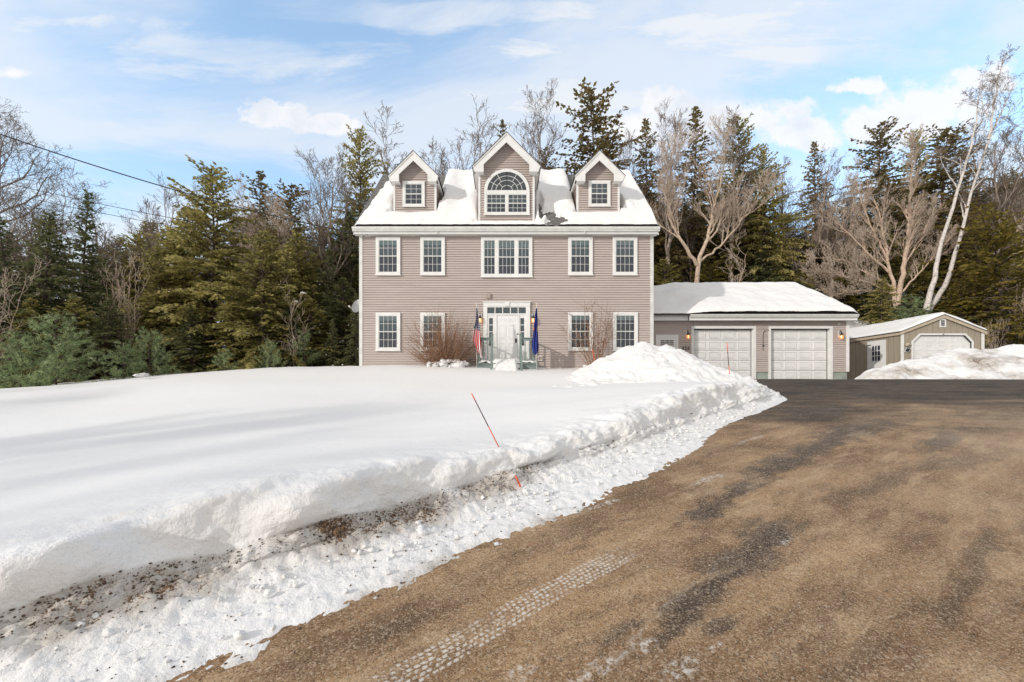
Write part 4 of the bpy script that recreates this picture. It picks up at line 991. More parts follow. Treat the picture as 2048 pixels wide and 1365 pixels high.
# lamps, camera, hook, number
def lantern(loc, label, group='outdoor wall lamps'):
    r = empty('wall_lamp', loc); tag(r, label, 'wall lamp', group)
    b = MB(); b.box(-.07, .07, -.02, 0, -.10, .18); b.build('back_plate', M_trim, r, False)
    b = MB(); b.tube([(0, -.02, .08), (0, -.09, .17), (0, -.15, .16), (0, -.16, .08)], .014, 8); b.lathe((0, -.16, -.02), [(0, .10), (.03, .10), (.05, .06), (.085, .02), (.088, 0), (.0, 0)], 14); b.lathe((0, -.09, .19), [(0, .04), (.018, .02), (.01, 0), (.02, -.02), (0, -.03)], 8)
    b.build('lamp_arm', M_black, r, False)
    b = MB(); b.lathe((0, -.16, -.2), [(.075, 0), (.095, .06), (.085, .14), (.06, .178)], 14); b.build('lamp_shade', M_lampglass, r, False)
    b = MB(); b.lathe((0, -.16, -.12), [(0, -.045), (.02, -.03), (.027, 0), (.02, .04), (.012, .07), (0, .08)], 8); b.build('bulb', M_bulb, r, False)
    return r
l0 = lantern((hx(960.5), YW-.014, hz(637)), 'black wall lamp with amber glass left of the front door behind the striped flag')
for loc, lab in (((hx(1066), YW-.014, hz(637)), 'black wall lamp with amber glass right of the front door behind the blue flag'),
                 ((gx_(1373.5), YG-.014, gz_(670)), 'lit amber glass wall lamp between the entry door and first garage door'),
                 ((gx_(1677.5), YG-.014, gz_(670.5)), 'lit amber glass wall lamp at the right end of the garage wall')):
    c = dup(l0, loc); c['label'] = lab
cam_ = tag(empty('security_camera', (gx_(1676.7), YG-.014, gz_(649))), 'small round white security camera high on the garage wall', 'security camera')
b = MB(); b.lathe((0, 0, 0), [(.0, .02), (.06, .02), (.065, 0)], 14, 'y'); b.lathe((0, -.02, 0), [(0, .07), (.045, .07), (.055, .05), (.05, 0)], 14, 'y'); b.build('camera_body', M_trim, cam_, False)
b = MB(); b.lathe((0, -.091, 0), [(0, .006), (.024, .005), (.026, 0)], 12, 'y'); b.build('lens', M_black, cam_, False)
fl = tag(empty('floodlight', (hx(736), YW-.014, hz(469.5)-.02)), 'small white security floodlight under the left end of the eave', 'floodlight')
b = MB(); b.box(-.1, .09, -.05, 0, -.09, .09); b.build('housing', M_trimdirty, fl, False)
b = MB(); b.lathe((-.0, -.05, .0), [(0, .08), (.05, .08), (.06, .05), (.03, 0)], 12, 'y'); b.build('lamp_head', M_brass, fl, False)
hk = tag(empty('plant_hook', (gx_(1525.5), YG-.014, gz_(702))), 'black iron plant hook hanging between the two garage doors', 'plant hook')
h_ = gz_(660.5)-gz_(702); b = MB()
b.tube([(0, -.02, 0), (0, -.02, h_*.25), (0, -.02, h_*.7), (.02, -.03, h_*.88), (.07, -.06, h_*.97), (.14, -.09, h_), (.20, -.1, h_*.985), (.22, -.1, h_*.95)], .011, 6)
b.tube([(-.04, -.03, h_*.24), (.05, -.03, h_*.24)], .02, 6); b.build('hook_rod', M_black, hk, False)
cu = bpy.data.curves.new('t', 'FONT'); cu.body = '325'; cu.size = .215; cu.extrude = .008; cu.align_x = 'LEFT'; cu.space_character = 1.25; cu.offset = .004
to = bpy.data.objects.new('t', cu); COL.objects.link(to); bpy.context.view_layer.update()
me = bpy.data.meshes.new_from_object(to.evaluated_get(bpy.context.evaluated_depsgraph_get())); bpy.data.objects.remove(to)
me.transform(Matrix.Rotation(math.pi/2, 4, 'X')); me.materials.clear(); me.materials.append(M_black)
hn = link('house_number', me); hn.location = (gx_(1363), YG-.035, gz_(700)); tag(hn, 'black house number 325 on the siding under the garage lamp', 'house number')

# satellite dish
ds = tag(empty('satellite_dish', (X0-.08, YW+.7, hz(618))), 'grey satellite dish on the left side of the house', 'satellite dish')
b = MB(); c0 = Vector((-.28, -.05, .22)); ax = Vector((-.25, -.9, .35)).normalized(); u0 = ax.cross(Vector((0, 0, 1))).normalized(); v0 = u0.cross(ax)
for i in range(6):
    for k_ in range(20):
        q = []
        for (ii, kk) in ((i, k_), (i+1, k_), (i+1, k_+1), (i, k_+1)):
            r_ = ii/6; t = 2*math.pi*kk/20; q.append(c0+u0*(.27*r_*math.cos(t))+v0*(.33*r_*math.sin(t))+ax*(.06*r_*r_))
        b.face(q, True)
b.build('dish', M_dish, ds, False)
b = MB(); b.tube([(.02, 0, 0), (-.12, 0, .02), (-.26, -.03, .2)], .022, 8); b.box(0, .06, -.09, .09, -.12, .12); b.build('mount', M_dish, ds, False)
b = MB(); tip = c0+ax*.5-v0*.32; b.tube([c0-v0*.3, tip], .014, 6); b.tube([tip-ax*.03, tip+ax*.07], .035, 8); b.build('receiver_arm', M_trimdirty, ds, False)

# ---------------------------------------------------------------- shed
YSH = 22.0
def sx(px): return XX(px, YSH)
def sz(py): return ZZ(py, YSH)
shed = tag(empty('shed', (22.3, YSH, 2.3)), 'tan panelled shed with white trimmed octagonal door and snowy gable roof', 'shed')
a, c = sx(1802), sx(1967); m = (a+c)/2; ez = sz(664); pk = sz(632); SB = YSH+7.; g0 = 2.0
ox0, ox1, ozt = sx(1826), sx(1943), sz(671)
b = MB()
ch = .36
b.face([(a, YSH, g0), (ox0, YSH, g0), (ox0, YSH, ozt-ch), (a, YSH, ozt-ch)]); b.face([(ox1, YSH, g0), (c, YSH, g0), (c, YSH, ozt-ch), (ox1, YSH, ozt-ch)])
b.face([(a, YSH, ozt-ch), (ox0, YSH, ozt-ch), (ox0+ch, YSH, ozt), (a, YSH, ozt)]); b.face([(ox1, YSH, ozt-ch), (c, YSH, ozt-ch), (c, YSH, ozt), (ox1-ch, YSH, ozt)])
b.face([(a, YSH, ozt), (c, YSH, ozt), (c, YSH, ez), (m, YSH, pk), (a, YSH, ez)])
b.face([(a, SB, g0), (a, YSH, g0), (a, YSH, ez), (a, SB, ez)]); b.face([(c, YSH, g0), (c, SB, g0), (c, SB, ez), (c, YSH, ez)]); b.face([(c, SB, g0), (a, SB, g0), (a, SB, ez), (m, SB, pk), (c, SB, ez)])
b.build('wall', M_shed, shed)
for q0_, q1_ in ((a-.02, a+.13), (c-.11, c+.02)):
    b = MB(); b.box(q0_, q1_, YSH-.03, YSH-.002, g0, ez-.06); b.build('corner_board', M_trim, shed)
sh = (pk-ez)/(m-a); oh = .10
b = MB()
for s in (-1, 1):
    e = m+s*((c-a)/2+oh); ezz = ez-oh*sh
    pr = [(m, pk+.03), (e, ezz+.03), (e, ezz-.11), (m, pk-.12)]
    b.prism(pr if s > 0 else pr[::-1], YSH-.10, YSH-.07)
    xs_ = sorted((e-s*.001, e-s*.03)); b.box(xs_[0], xs_[1], YSH-.069, SB, ezz-.13, ezz+.0)
    b.face([(e, YSH-.07, ezz-.05), (a if s < 0 else c, YSH-.07, ezz-.05), (a if s < 0 else c, SB, ezz-.05), (e, SB, ezz-.05)])
b.build('fascia', M_shedtrim, shed)
b = MB()
for s in (-1, 1):
    e = m+s*((c-a)/2+oh+.03); ezz = ez-(oh+.03)*sh; A = [(m, YSH-.13, pk+.07), (e, YSH-.13, ezz+.07), (e, YSH-.13, ezz+.035), (m, YSH-.13, pk+.035)]; B = [(x, SB+.1, z) for x, _, z in A]
    if s < 0: A, B = A[::-1], B[::-1]
    b.hull(A, B)
b.build('roof', M_shingle, shed)
hwS = (c-a)/2+oh+.02
xs = np.linspace(m-hwS, m+hwS, 70); ys = np.r_[np.linspace(YSH-.13, YSH+.15, 8)[:-1], np.arange(YSH+.15, SB+.1, .1)]; V = []
for y in ys:
    for x in xs:
        dd = abs(x-m); zb = pk+.068-dd*sh; ed = max(0, min(1, (hwS-dd)/.13)); ef = max(0, min(1, (y-(YSH-.13))/.16))
        t = .17*math.sqrt(max(0, 1-(1-ed)**2))*math.sqrt(max(0, 1-(1-ef)**2))
        t *= (1-.5*sstep(.3, 1.8, m-x)) if x < m else (1-.15*sstep(.3, 1.9, x-m))
        t += .035*fr(x*2.5, y*1.3, 3., .9, 4)*ed*ef; zs = -.03*math.exp(-(dd/.3)**2); V.append((x, y, zb+max(t, .0)+zs))
mesh_np('roof_snow', np.array(V)-np.array(shed.location), grid_faces(len(ys), len(xs)), M_roofsnow, shed, smooth=True)
b = MB(); t = .09; y0_, y1_ = YSH-.035, YSH-.002
oc = [(ox0, g0), (ox0, ozt-ch), (ox0+ch, ozt), (ox1-ch, ozt), (ox1, ozt-ch), (ox1, g0)]; oc2 = [(ox0-t, g0), (ox0-t, ozt-ch+.04), (ox0+ch-.04, ozt+t), (ox1-ch+.04, ozt+t), (ox1+t, ozt-ch+.04), (ox1+t, g0)]
for i in range(5): b.prism([oc[i+1], oc[i], oc2[i], oc2[i+1]][::-1], y0_, y1_)
b.build('door_frame', M_trim, shed)
b = MB(); b.face([(x, YSH+.06, z) for x, z in oc][::-1]); yd = YSH+.06
for i in range(5):
    z0_ = ozt-.42*(i+1)
    for k_ in range(5):
        W_ = (ox1-ox0)/5; p, q = ox0+k_*W_+.12, ox0+(k_+1)*W_-.12; r0, r1 = z0_+.08, z0_+.34; tt = .025
        if i == 0 and k_ in (0, 4): continue
        for s_ in ((p, p+tt, r0, r1), (q-tt, q, r0, r1), (p+tt, q-tt, r1-tt, r1), (p+tt, q-tt, r0, r0+tt)): b.box(s_[0], s_[1], yd-.015, yd-.001, s_[2], s_[3])
b.build('overhead_door', M_garagedoor, shed)
b = MB()
for i in range(4): b.prism([oc[i+1], oc[i], (oc[i][0]+(.02 if i < 2 else -.02 if i > 2 else 0), oc[i][1]-.03), (oc[i+1][0]+(.02 if i < 2 else -.02), oc[i+1][1]-.03)][::-1], YSH+.0, YSH+.058)
b.box(sx(1883.5), sx(1886.5), YSH-.05, YSH-.036, sz(669.8), sz(668.5)); b.build('weather_seal', M_black, shed)
# gable vent
b = MB(); vx, vw = sx(1885), .16; v0_, v1_ = sz(655), sz(641)
b.box(vx-vw, vx-vw+.05, YSH-.03, YSH-.002, v0_, v1_); b.box(vx+vw-.05, vx+vw, YSH-.03, YSH-.002, v0_, v1_); b.box(vx-vw+.05, vx+vw-.05, YSH-.03, YSH-.002, v0_, v0_+.05)
b.prism([(vx-vw, v1_), (vx+vw, v1_), (vx+vw*.75, v1_+.1), (vx, v1_+.14), (vx-vw*.75, v1_+.1)], YSH-.03, YSH-.002)
gv = b.build('gable_vent', M_trim, shed)
b = MB(); b.face([(vx-vw+.05, YSH-.004, v0_+.05), (vx+vw-.05, YSH-.004, v0_+.05), (vx+vw-.05, YSH-.004, v1_), (vx-vw+.05, YSH-.004, v1_)]); b.build('opening', M_dark, gv)
b = MB()
for i in range(4): z = lerp(v0_+.07, v1_-.02, i/3.5); b.box(vx-vw+.05, vx+vw-.05, YSH-.02, YSH-.006, z, z+.018)
b.build('louvre', M_trim, gv)
# side door with nine panes
yA, yB = YSH*790/(1772-1012)*1.0, YSH*790/(1736-1012); zb, zt_ = 2.2, EYE+(780-679.5)*yA/F
b = MB(); b.box(a-.04, a-.002, yA, yB, zb, zt_)
sdd = b.build('side_door', M_trim, shed)
b = MB(); p0, p1 = lerp(yA, yB, .28), lerp(yA, yB, .72); q0, q1 = zt_-1.1, zt_-.28
b.face([(a-.043, p1, q0), (a-.043, p0, q0), (a-.043, p0, q1), (a-.043, p1, q1)]); b.build('glass', M_solar, sdd)
b = MB()
for i in range(1, 3): y = lerp(p0, p1, i/3); b.box(a-.055, a-.044, y-.02, y+.02, q0, q1); z = lerp(q0, q1, i/3); b.box(a-.054, a-.045, p0, p1, z-.02, z+.02)
b.build('muntins', M_trim, sdd)
b = MB()
for z in (zt_-.2, zb+.5): b.box(a-.055, a-.041, yB-.25, yB+.02, z-.02, z+.02)
b.build('hinge', M_black, sdd)
sl2 = tag(empty('solar_light', (sx(1811.6), YSH-.03, sz(690))), 'small tan solar light with a square panel beside the shed door', 'solar light')
b = MB(); b.lathe((0, -.02, 0), [(0, .1), (.09, .09), (.10, .03), (.06, 0)], 14, 'y'); b.tube([(.08, -.03, .02), (.2, -.05, .0)], .03, 8); b.build('lamp_head', M_shedtrim, sl2, False)
b = MB(); b.hull([(-.16, -.06, -.36), (.06, -.06, -.40), (.12, -.12, -.20), (-.10, -.12, -.16)], [(-.16, -.04, -.37), (.06, -.04, -.41), (.12, -.10, -.21), (-.10, -.10, -.17)]); b.build('panel_frame', M_trim, sl2, False)
b = MB(); b.face([(-.135, -.068, -.348), (.05, -.068, -.38), (.10, -.1205, -.212), (-.085, -.1205, -.18)]); b.build('solar_panel', M_solar, sl2, False)

# ---------------------------------------------------------------- flags
def flag_f(n):
    uv = n.uv(); u, v, _ = n.sep(uv)       # u across the folded cloth, v down
    st = n.m('FRACT', n.m('ADD', n.m('MULTIPLY', u, 3.6), n.m('MULTIPLY', v, 1.3)))
    c = n.mix(n.m('GREATER_THAN', st, .5), (.55, .02, .03), (.80, .80, .80))
    cy = n.m('FRACT', n.m('MULTIPLY', v, 22.)); cx_ = n.m('FRACT', n.m('ADD', n.m('MULTIPLY', u, 5.), n.m('MULTIPLY', n.m('FLOOR', n.m('MULTIPLY', v, 22.)), .5)))
    dd = n.m('SQRT', n.m('ADD', n.m('POWER', n.m('SUBTRACT', cx_, .5), 2.), n.m('POWER', n.m('SUBTRACT', cy, .5), 2.)))
    cn = n.mix(n.m('LESS_THAN', dd, .27), (.045, .05, .13), (.78, .78, .82))
    c = n.mix(n.m('LESS_THAN', n.m('ADD', v, n.m('MULTIPLY', u, -.03)), .44), c, cn); n.put2('Base Color', c); n.put2('Roughness', .8)
M_flag = material('striped_flag_cloth', flag_f)
def flag2_f(n):
    uv = n.uv(); u, v, _ = n.sep(uv)
    def el(a, b, ra, rb): return n.m('LESS_THAN', n.m('ADD', n.m('POWER', n.m('DIVIDE', n.m('SUBTRACT', u, a), ra), 2.), n.m('POWER', n.m('DIVIDE', n.m('SUBTRACT', v, b), rb), 2.)), 1.)
    c = n.mix(n.mr(n.noise(uv, 3., 2), .4, .6), (.014, .024, .17), (.03, .045, .27))
    c = n.mix(el(.02, .28, .12, .07), c, (.62, .40, .28)); c = n.mix(el(.05, .46, .18, .035), c, (.55, .05, .04)); c = n.mix(el(.0, .53, .1, .03), c, (.55, .55, .5)); c = n.mix(el(.97, .47, .09, .06), c, (.6, .45, .1))
    n.put2('Base Color', c); n.put2('Roughness', .75)
M_flag2 = material('blue_flag_cloth', flag2_f)
def flag(loc, mat, wpx, hpx, shape, label, seed, skew):
    r = empty('flag', loc); tag(r, label, 'flag'); sc_ = YP/F
    b = MB(); b.tube([(0, 0, -.9), (0, 0, hpx*sc_+.16)], .013, 8); b.lathe((0, 0, hpx*sc_+.18), [(0, -.02), (.02, -.01), (.024, .01), (0, .04)], 8); b.build('flagpole', M_trimdirty, r, False)
    nu, nv = 36, 46; V = []; UV = []
    for j in range(nv+1):
        v = j/nv; lo, hi = np.interp(v, [q[0] for q in shape], [q[1] for q in shape])*sc_, np.interp(v, [q[0] for q in shape], [q[2] for q in shape])*sc_
        for i in range(nu+1):
            u = i/nu; dz_ = skew*sc_*(u-.5)*sstep(.3, 1, v)+.03*math.sin(u*9+seed)*v
            x = lerp(lo, hi, u)+.012*math.sin(u*17+seed)*v; y = -.03-.05*(1+math.sin(u*15.+seed+v*1.2))*min(1, .25+v*1.4)-.03*math.sin(u*6+v*5)
            V.append((x, y, hpx*sc_*(1-v)-dz_)); UV.append((u, v))
    mesh_np('flag_cloth', V, grid_faces(nv+1, nu+1), mat, r, smooth=True, uv=UV); return r
flag((XX(953.6, YP), YP-.02, ZZ(712, YP)), M_flag, 0, 95, [(0, -1.2, .8), (.12, -1, 3), (.3, -2.5, 5), (.42, -6, 6.5), (.7, -8, 9), (.88, -5, 11), (1, 1, 12.5)], 'red white and blue striped flag hanging left of the front door', 1., 22)
flag((XX(1073.3, YP), YP-.02, ZZ(709, YP)), M_flag2, 0, 92, [(0, -1, .6), (.15, -4, 1.2), (.45, -6.5, 1.8), (.75, -9.5, 2.6), (.85, -10, 3.2), (1, -7, 1)], 'dark blue flag with a small emblem hanging right of the front door', 3., 0)

# ---------------------------------------------------------------- driveway markers
def stake(pts_px, Ys, rads, label, cuts):
    P0 = Vector(P(*pts_px[0], Ys[0])); P1 = Vector(P(*pts_px[1], Ys[1])); r = empty('driveway_marker', P0); tag(r, label, 'driveway marker', 'orange driveway marker stakes')
    d = P1-P0
    for i in range(len(cuts)-1):
        b = MB(); b.tube([d*cuts[i], d*(cuts[i]+cuts[i+1])*.5, d*cuts[i+1]], rads, 6); b.build('rod' if i != 1 else 'worn_rod', M_orange if i != 1 else M_stakegrey, r, False)
xm, ym = 0, 0
def lawnY(px, py, lo=3., hi=16.):
    ys = np.linspace(lo, hi, 900); v = EYE+(HY-py)*ys/F-lawn(XX(px, ys), ys); i = np.argmax(v < 0) if (v < 0).any() else len(ys)-1; return float(ys[i])
y1_ = lawnY(1000, 896); stake([(1001, 901), (943, 787)], [y1_, y1_-.05], .0065, 'thin leaning orange stake standing in the bank edge of the lawn', [0, .42, .88, 1])
stake([(1460.8, 770), (1453.8, 686)], [13.2, 13.3], .011, 'thin orange stake standing in the snow in front of the first garage door', [0, .45, .78, 1])
xg, yg = gp(1040, 985); stake([(1041, 974), (1031, 952)], [yg-.10, yg-.09], .010, 'short broken orange stake lying low in the face of the snow bank', [0, .3, .31, 1])
stake([(1195, 745), (1184, 699)], [16.9, 16.9], .012, 'leaning orange stake among the stems of the sparse shrub', [0, .3, .31, 1])

# ---------------------------------------------------------------- overhead wires
def wire(p0, p1, sag, label, rad=.014):
    A, B = Vector(p0), Vector(p1); pts = [A.lerp(B, t)-Vector((0, 0, sag*4*t*(1-t))) for t in np.linspace(0, 1, 30)]
    r = MB(); r.tube(pts, rad, 5); o = r.build('utility_wire', M_wire); tag(o, label, 'wire', 'overhead wires running to the house')
hp = P(721, 472, YW+.2)
wire(P(-160, 212, 12.), P(723, 469, YW+.15), .35, 'thick black overhead wire, topmost of those reaching the house corner', .019)
wire(P(-140, 330, 14.), P(724, 494, YW+.3), .28, 'thin overhead wire passing in front of the left trees below the thick wire', .010)
wire(P(-140, 352, 14.), P(724, 503, YW+.3), .30, 'lowest thin overhead wire crossing in front of the left trees', .009)
# ---------------------------------------------------------------- trees
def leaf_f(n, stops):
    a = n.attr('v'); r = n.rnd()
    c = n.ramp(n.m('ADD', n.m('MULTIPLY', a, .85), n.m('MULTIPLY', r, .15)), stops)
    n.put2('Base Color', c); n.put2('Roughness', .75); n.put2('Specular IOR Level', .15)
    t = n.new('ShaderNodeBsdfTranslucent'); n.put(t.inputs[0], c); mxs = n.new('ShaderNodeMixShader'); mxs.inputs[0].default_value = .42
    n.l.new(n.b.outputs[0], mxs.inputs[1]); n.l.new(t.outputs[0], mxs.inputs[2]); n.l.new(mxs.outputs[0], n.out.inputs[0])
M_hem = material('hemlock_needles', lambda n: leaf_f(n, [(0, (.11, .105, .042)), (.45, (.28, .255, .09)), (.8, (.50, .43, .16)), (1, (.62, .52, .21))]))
M_spr = material('dark_spruce_needles', lambda n: leaf_f(n, [(0, (.055, .068, .035)), (.5, (.13, .145, .065)), (.85, (.25, .245, .11)), (1, (.36, .32, .14))]))
M_brn = material('rusty_conifer_needles', lambda n: leaf_f(n, [(0, (.075, .066, .032)), (.4, (.17, .14, .058)), (.75, (.30, .215, .09)), (1, (.45, .31, .15))]))
M_gold = material('golden_hemlock_needles', lambda n: leaf_f(n, [(0, (.065, .064, .016)), (.45, (.165, .140, .030)), (.8, (.28, .21, .05)), (1, (.40, .28, .07))]))
M_pine = material('blue_green_needles', lambda n: leaf_f(n, [(0, (.13, .175, .085)), (.5, (.31, .385, .20)), (.9, (.50, .56, .30)), (1, (.60, .54, .27))]))
def bark_f(n, a, b, c=None):
    o = n.obj(); q = n.noise(n.mapv(o, (1, 1, .25)), 14., 5, .65); k = n.noise(n.mapv(o, (1, 1, 3)), 5., 5, .7)
    col = n.mix(n.mr(q, .3, .7), a, b)
    if c: col = n.mix(n.mr(k, .57, .63), col, c)
    n.put2('Base Color', col); n.put2('Roughness', .9); n.put2('Specular IOR Level', .1); n.put2('Normal', n.bump(q, .02))
M_bark = material('grey_tan_bark', lambda n: bark_f(n, (.22, .175, .14), (.46, .39, .33)))
M_barkd = material('dark_bark', lambda n: bark_f(n, (.060, .045, .037), (.17, .13, .11)))
M_tan = material('pale_tan_bark', lambda n: bark_f(n, (.40, .30, .22), (.66, .53, .42), (.24, .17, .12)))
M_red = material('reddish_tan_bark', lambda n: bark_f(n, (.43, .31, .235), (.67, .53, .42), (.26, .16, .11)))
M_birch = material('white_birch_bark', lambda n: bark_f(n, (.50, .45, .41), (.74, .70, .66), (.12, .09, .075)))
M_twig = material('twigs', lambda n: bark_f(n, (.14, .11, .09), (.33, .265, .215)))
M_twigt = material('tan_twigs', lambda n: bark_f(n, (.42, .33, .26), (.66, .55, .45)))
M_bush = material('red_brown_stems', lambda n: bark_f(n, (.20, .105, .07), (.42, .26, .165)))
class TB:                                        # tube builder, numpy friendly
    def __init__(s): s.V = []; s.F = []; s.n = 0
    def tube(s, pts, rad, k):
        pts = np.asarray(pts, float); m = len(pts); t = np.gradient(pts, axis=0); t /= np.linalg.norm(t, axis=1)[:, None]+1e-9
        ref = np.array([0, 0, 1.]) if abs(t[0, 2]) < .8 else np.array([1., 0, 0]); u = np.cross(t, ref); u /= np.linalg.norm(u, axis=1)[:, None]+1e-9; w_ = np.cross(t, u)
        an = 2*np.pi*np.arange(k)/k; r = np.asarray(rad, float)[:, None, None]
        ring = pts[:, None]+(u[:, None]*np.cos(an)[None, :, None]+w_[:, None]*np.sin(an)[None, :, None])*r
        s.V.append(ring.reshape(-1, 3)); i = (np.arange(m-1)*k)[:, None]+np.arange(k)[None]; j = (np.arange(m-1)*k)[:, None]+((np.arange(k)+1) % k)[None]
        s.F.append((np.stack([i, j, j+k, i+k], -1)+s.n).reshape(-1, 4)); s.n += m*k
    def build(s, name, mat, parent, attrs=None): return mesh_np(name, np.concatenate(s.V), np.concatenate(s.F), mat, parent, smooth=True)
def unit(v): return v/(np.linalg.norm(v)+1e-9)
def rperp(d, r): 
    v = r.normal(size=3); v -= d*v.dot(d); return unit(v)
def bare(seed, stems, cat_mats, spec, k0=8):
    """stems: list of (points, r_base, r_tip, child_start). spec: per level (n, length ratio, angle, up, wander)"""
    r = np.random.default_rng(seed); T1 = TB(); T2 = TB()
    def grow(p, d, L, rad, lev):
        n_, lr, ang, up, wan = spec[lev]; m = 5 if lev < 2 else 4
        pts = [p]; dd = d.copy()
        for i in range(m):
            dd = unit(dd+r.normal(size=3)*wan+np.array([0, 0, up])*.25); pts.append(pts[-1]+dd*L/m)
        pts = np.array(pts); tt = np.linspace(0, 1, m+1); rr = np.maximum(rad*(1-.72*tt), .0055)
        (T1 if lev == 0 else T2).tube(pts, rr, 5 if lev == 0 else (4 if lev == 1 else 3))
        if lev+1 < len(spec): kids_(pts, rr, lev+1, .22, L)
    def kids_(pts, rr, lev, start, L, up0=0.):
        n_, lr, ang, up, wan = spec[lev]; m = len(pts)-1; n_ = max(1, int(round(n_*r.uniform(.8, 1.2))))
        for i in range(n_):
            t = start+(1-start)*((i+r.uniform(.1, .9))/n_); f = t*m; j = min(int(f), m-1); g = f-j
            p = pts[j]*(1-g)+pts[j+1]*g; d = unit(pts[j+1]-pts[j]); a = ang*r.uniform(.7, 1.25)
            nd_ = unit(d*math.cos(a)+rperp(d, r)*math.sin(a)+np.array([0, 0, .12*up])); ll = L*lr*r.uniform(.6, 1.15)*(1.15-.55*t)
            rd = (rr[j]*(1-g)+rr[j+1]*g)*r.uniform(.45, .68); grow(p, nd_, ll, max(rd, .006), lev)
    for pts, r0, r1, st, L in stems:
        pts = np.array(pts, float); m = 18; tt = np.linspace(0, 1, m); q = np.linspace(0, 1, len(pts)); P_ = np.stack([np.interp(tt, q, pts[:, i]) for i in range(3)], 1)
        P_[1:-1] = (P_[:-2]+P_[1:-1]*2+P_[2:])/4; P_[1:] += r.normal(size=(m-1, 3))*.05*min(1, L/4)
        rr = r0+(r1-r0)*tt**.8; T1.tube(P_, rr, k0)
        kids_(P_, rr, 0, st, L)
    root = empty('bare_tree', (0, 0, 0)); T1.build('trunk', cat_mats[0], root); T2.build('branches', cat_mats[1], root); return root
def conifer(seed, H, R, h0, mats, nb=9., dens=1., droop=.35, up=.1, leafl=.20, leafw=.055, lean=0., ragged=.3, power=.8, snow=0., name='conifer_tree', gaps=0.):
    r = np.random.default_rng(seed); T = TB(); root = empty(name, (0, 0, 0))
    zt = np.linspace(0, 1, 9); tp = np.stack([lean*H*zt**2+.03*H*.3*np.sin(zt*5+seed), .02*H*np.sin(zt*4+seed*2), H*zt], 1)
    T.tube(tp, np.maximum(.013*H*(1-zt)+.012, .012), 7)
    def tr(z): return np.array([np.interp(z/H, zt, tp[:, i]) for i in range(3)])
    A = []; B = []; C = []; S_ = []; nbr = int((H-h0)*nb); W_ = []
    lob = r.uniform(0, 6.28, 5)
    for i in range(nbr):
        p = (i+r.random())/nbr; z = h0+(H-h0)*p; az = i*2.39996+r.normal()*.5
        prof_ = ((1-p)**power)*min(1, .55+p*3.5)
        rr = R*prof_*(1+ragged*r.normal()*.8)*(1+.18*math.sin(az*2+lob[0]+z*.8)+.15*math.sin(az*3+lob[1]-z*1.3)); rr = max(rr, .16)
        if gaps and r.random() < gaps*(.5+.5*math.sin(az+z*.9+lob[2])): 
            if r.random() < .6: continue
        base = tr(z); e = np.array([math.cos(az), math.sin(az), 0]); side = np.array([-e[1], e[0], 0]); K = 6; tt = np.linspace(0, 1, K)
        rise = lerp(up*.6, up+.9, p**3)
        path = base+e*(rr*tt)[:, None]+np.array([0, 0, 1.])*(rise*rr*tt-droop*rr*tt**2*(1-p*.6))[:, None]+side*(.12*rr*np.sin(tt*3+r.uniform(0, 6)))[:, None]
        T.tube(path, np.maximum(.016*rr*(1-tt)+.006, .005), 3)
        nbl = max(3, int(rr/.10*dens)); 
        for k_ in range(nbl):
            t = .12+.88*(k_+r.random())/nbl; f = t*(K-1); j = min(int(f), K-2); g = f-j; q = path[j]*(1-g)+path[j+1]*g
            s_ = 1 if k_ % 2 else -1; d0 = unit(path[j+1]-path[j]); bl = (.16+.42*rr*(1-t)*.55)*r.uniform(.6, 1.3)
            dd = unit(d0*.75+side*s_*r.uniform(.5, 1.)+np.array([0, 0, r.uniform(-.32, .10)]))
            nn = max(2, int(bl/.085*dens))
            tq = (np.arange(nn)+r.random(nn))/nn
            cen = q+dd*(bl*tq)[:, None]+np.array([0, 0, -.25])*(bl*tq**2)[:, None]+r.normal(size=(nn, 3))*.025
            lat = np.cross(dd, [0, 0, 1.]); la = unit(dd[None]+lat[None]*r.uniform(-1.1, 1.1, (nn, 1))+r.normal(size=(nn, 3))*.22) if False else (dd[None]+lat[None]*r.uniform(-1.1, 1.1, (nn, 1))+r.normal(size=(nn, 3))*.25)
            la = la/np.linalg.norm(la, axis=1)[:, None]
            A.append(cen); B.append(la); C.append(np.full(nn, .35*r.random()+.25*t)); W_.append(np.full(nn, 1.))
        if snow and r.random() < snow and p < .9: S_.append((path[r.integers(2, K)], rr))
    A = np.concatenate(A); B = np.concatenate(B); C = np.concatenate(C); n_ = len(A)
    ll = leafl*r.uniform(.6, 1.3, n_)[:, None]; ww = leafw*r.uniform(.6, 1.4, n_)[:, None]
    up_ = r.normal(size=(n_, 3))*.9+np.array([0, 0, 1.]); wd = np.cross(B, up_); wd /= np.linalg.norm(wd, axis=1)[:, None]+1e-9
    V = np.stack([A-B*ll*.45, A+wd*ww-B*ll*.05, A+B*ll*.55, A-wd*ww+B*ll*.05], 1).reshape(-1, 3)
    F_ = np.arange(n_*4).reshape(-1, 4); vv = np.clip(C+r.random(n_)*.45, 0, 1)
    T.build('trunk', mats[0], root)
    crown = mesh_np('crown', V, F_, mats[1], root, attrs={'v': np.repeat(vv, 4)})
    if S_:
        v, f, _ = blobs([tuple(q+np.array([0, 0, .05])) for q, _ in S_], [min(.13, .03+.05*r.random()+.02*w_) for _, w_ in S_], .45, seed, 1)
        o = mesh_np('snow_patches', v, f, M_roofsnow, root, smooth=True)
    return root
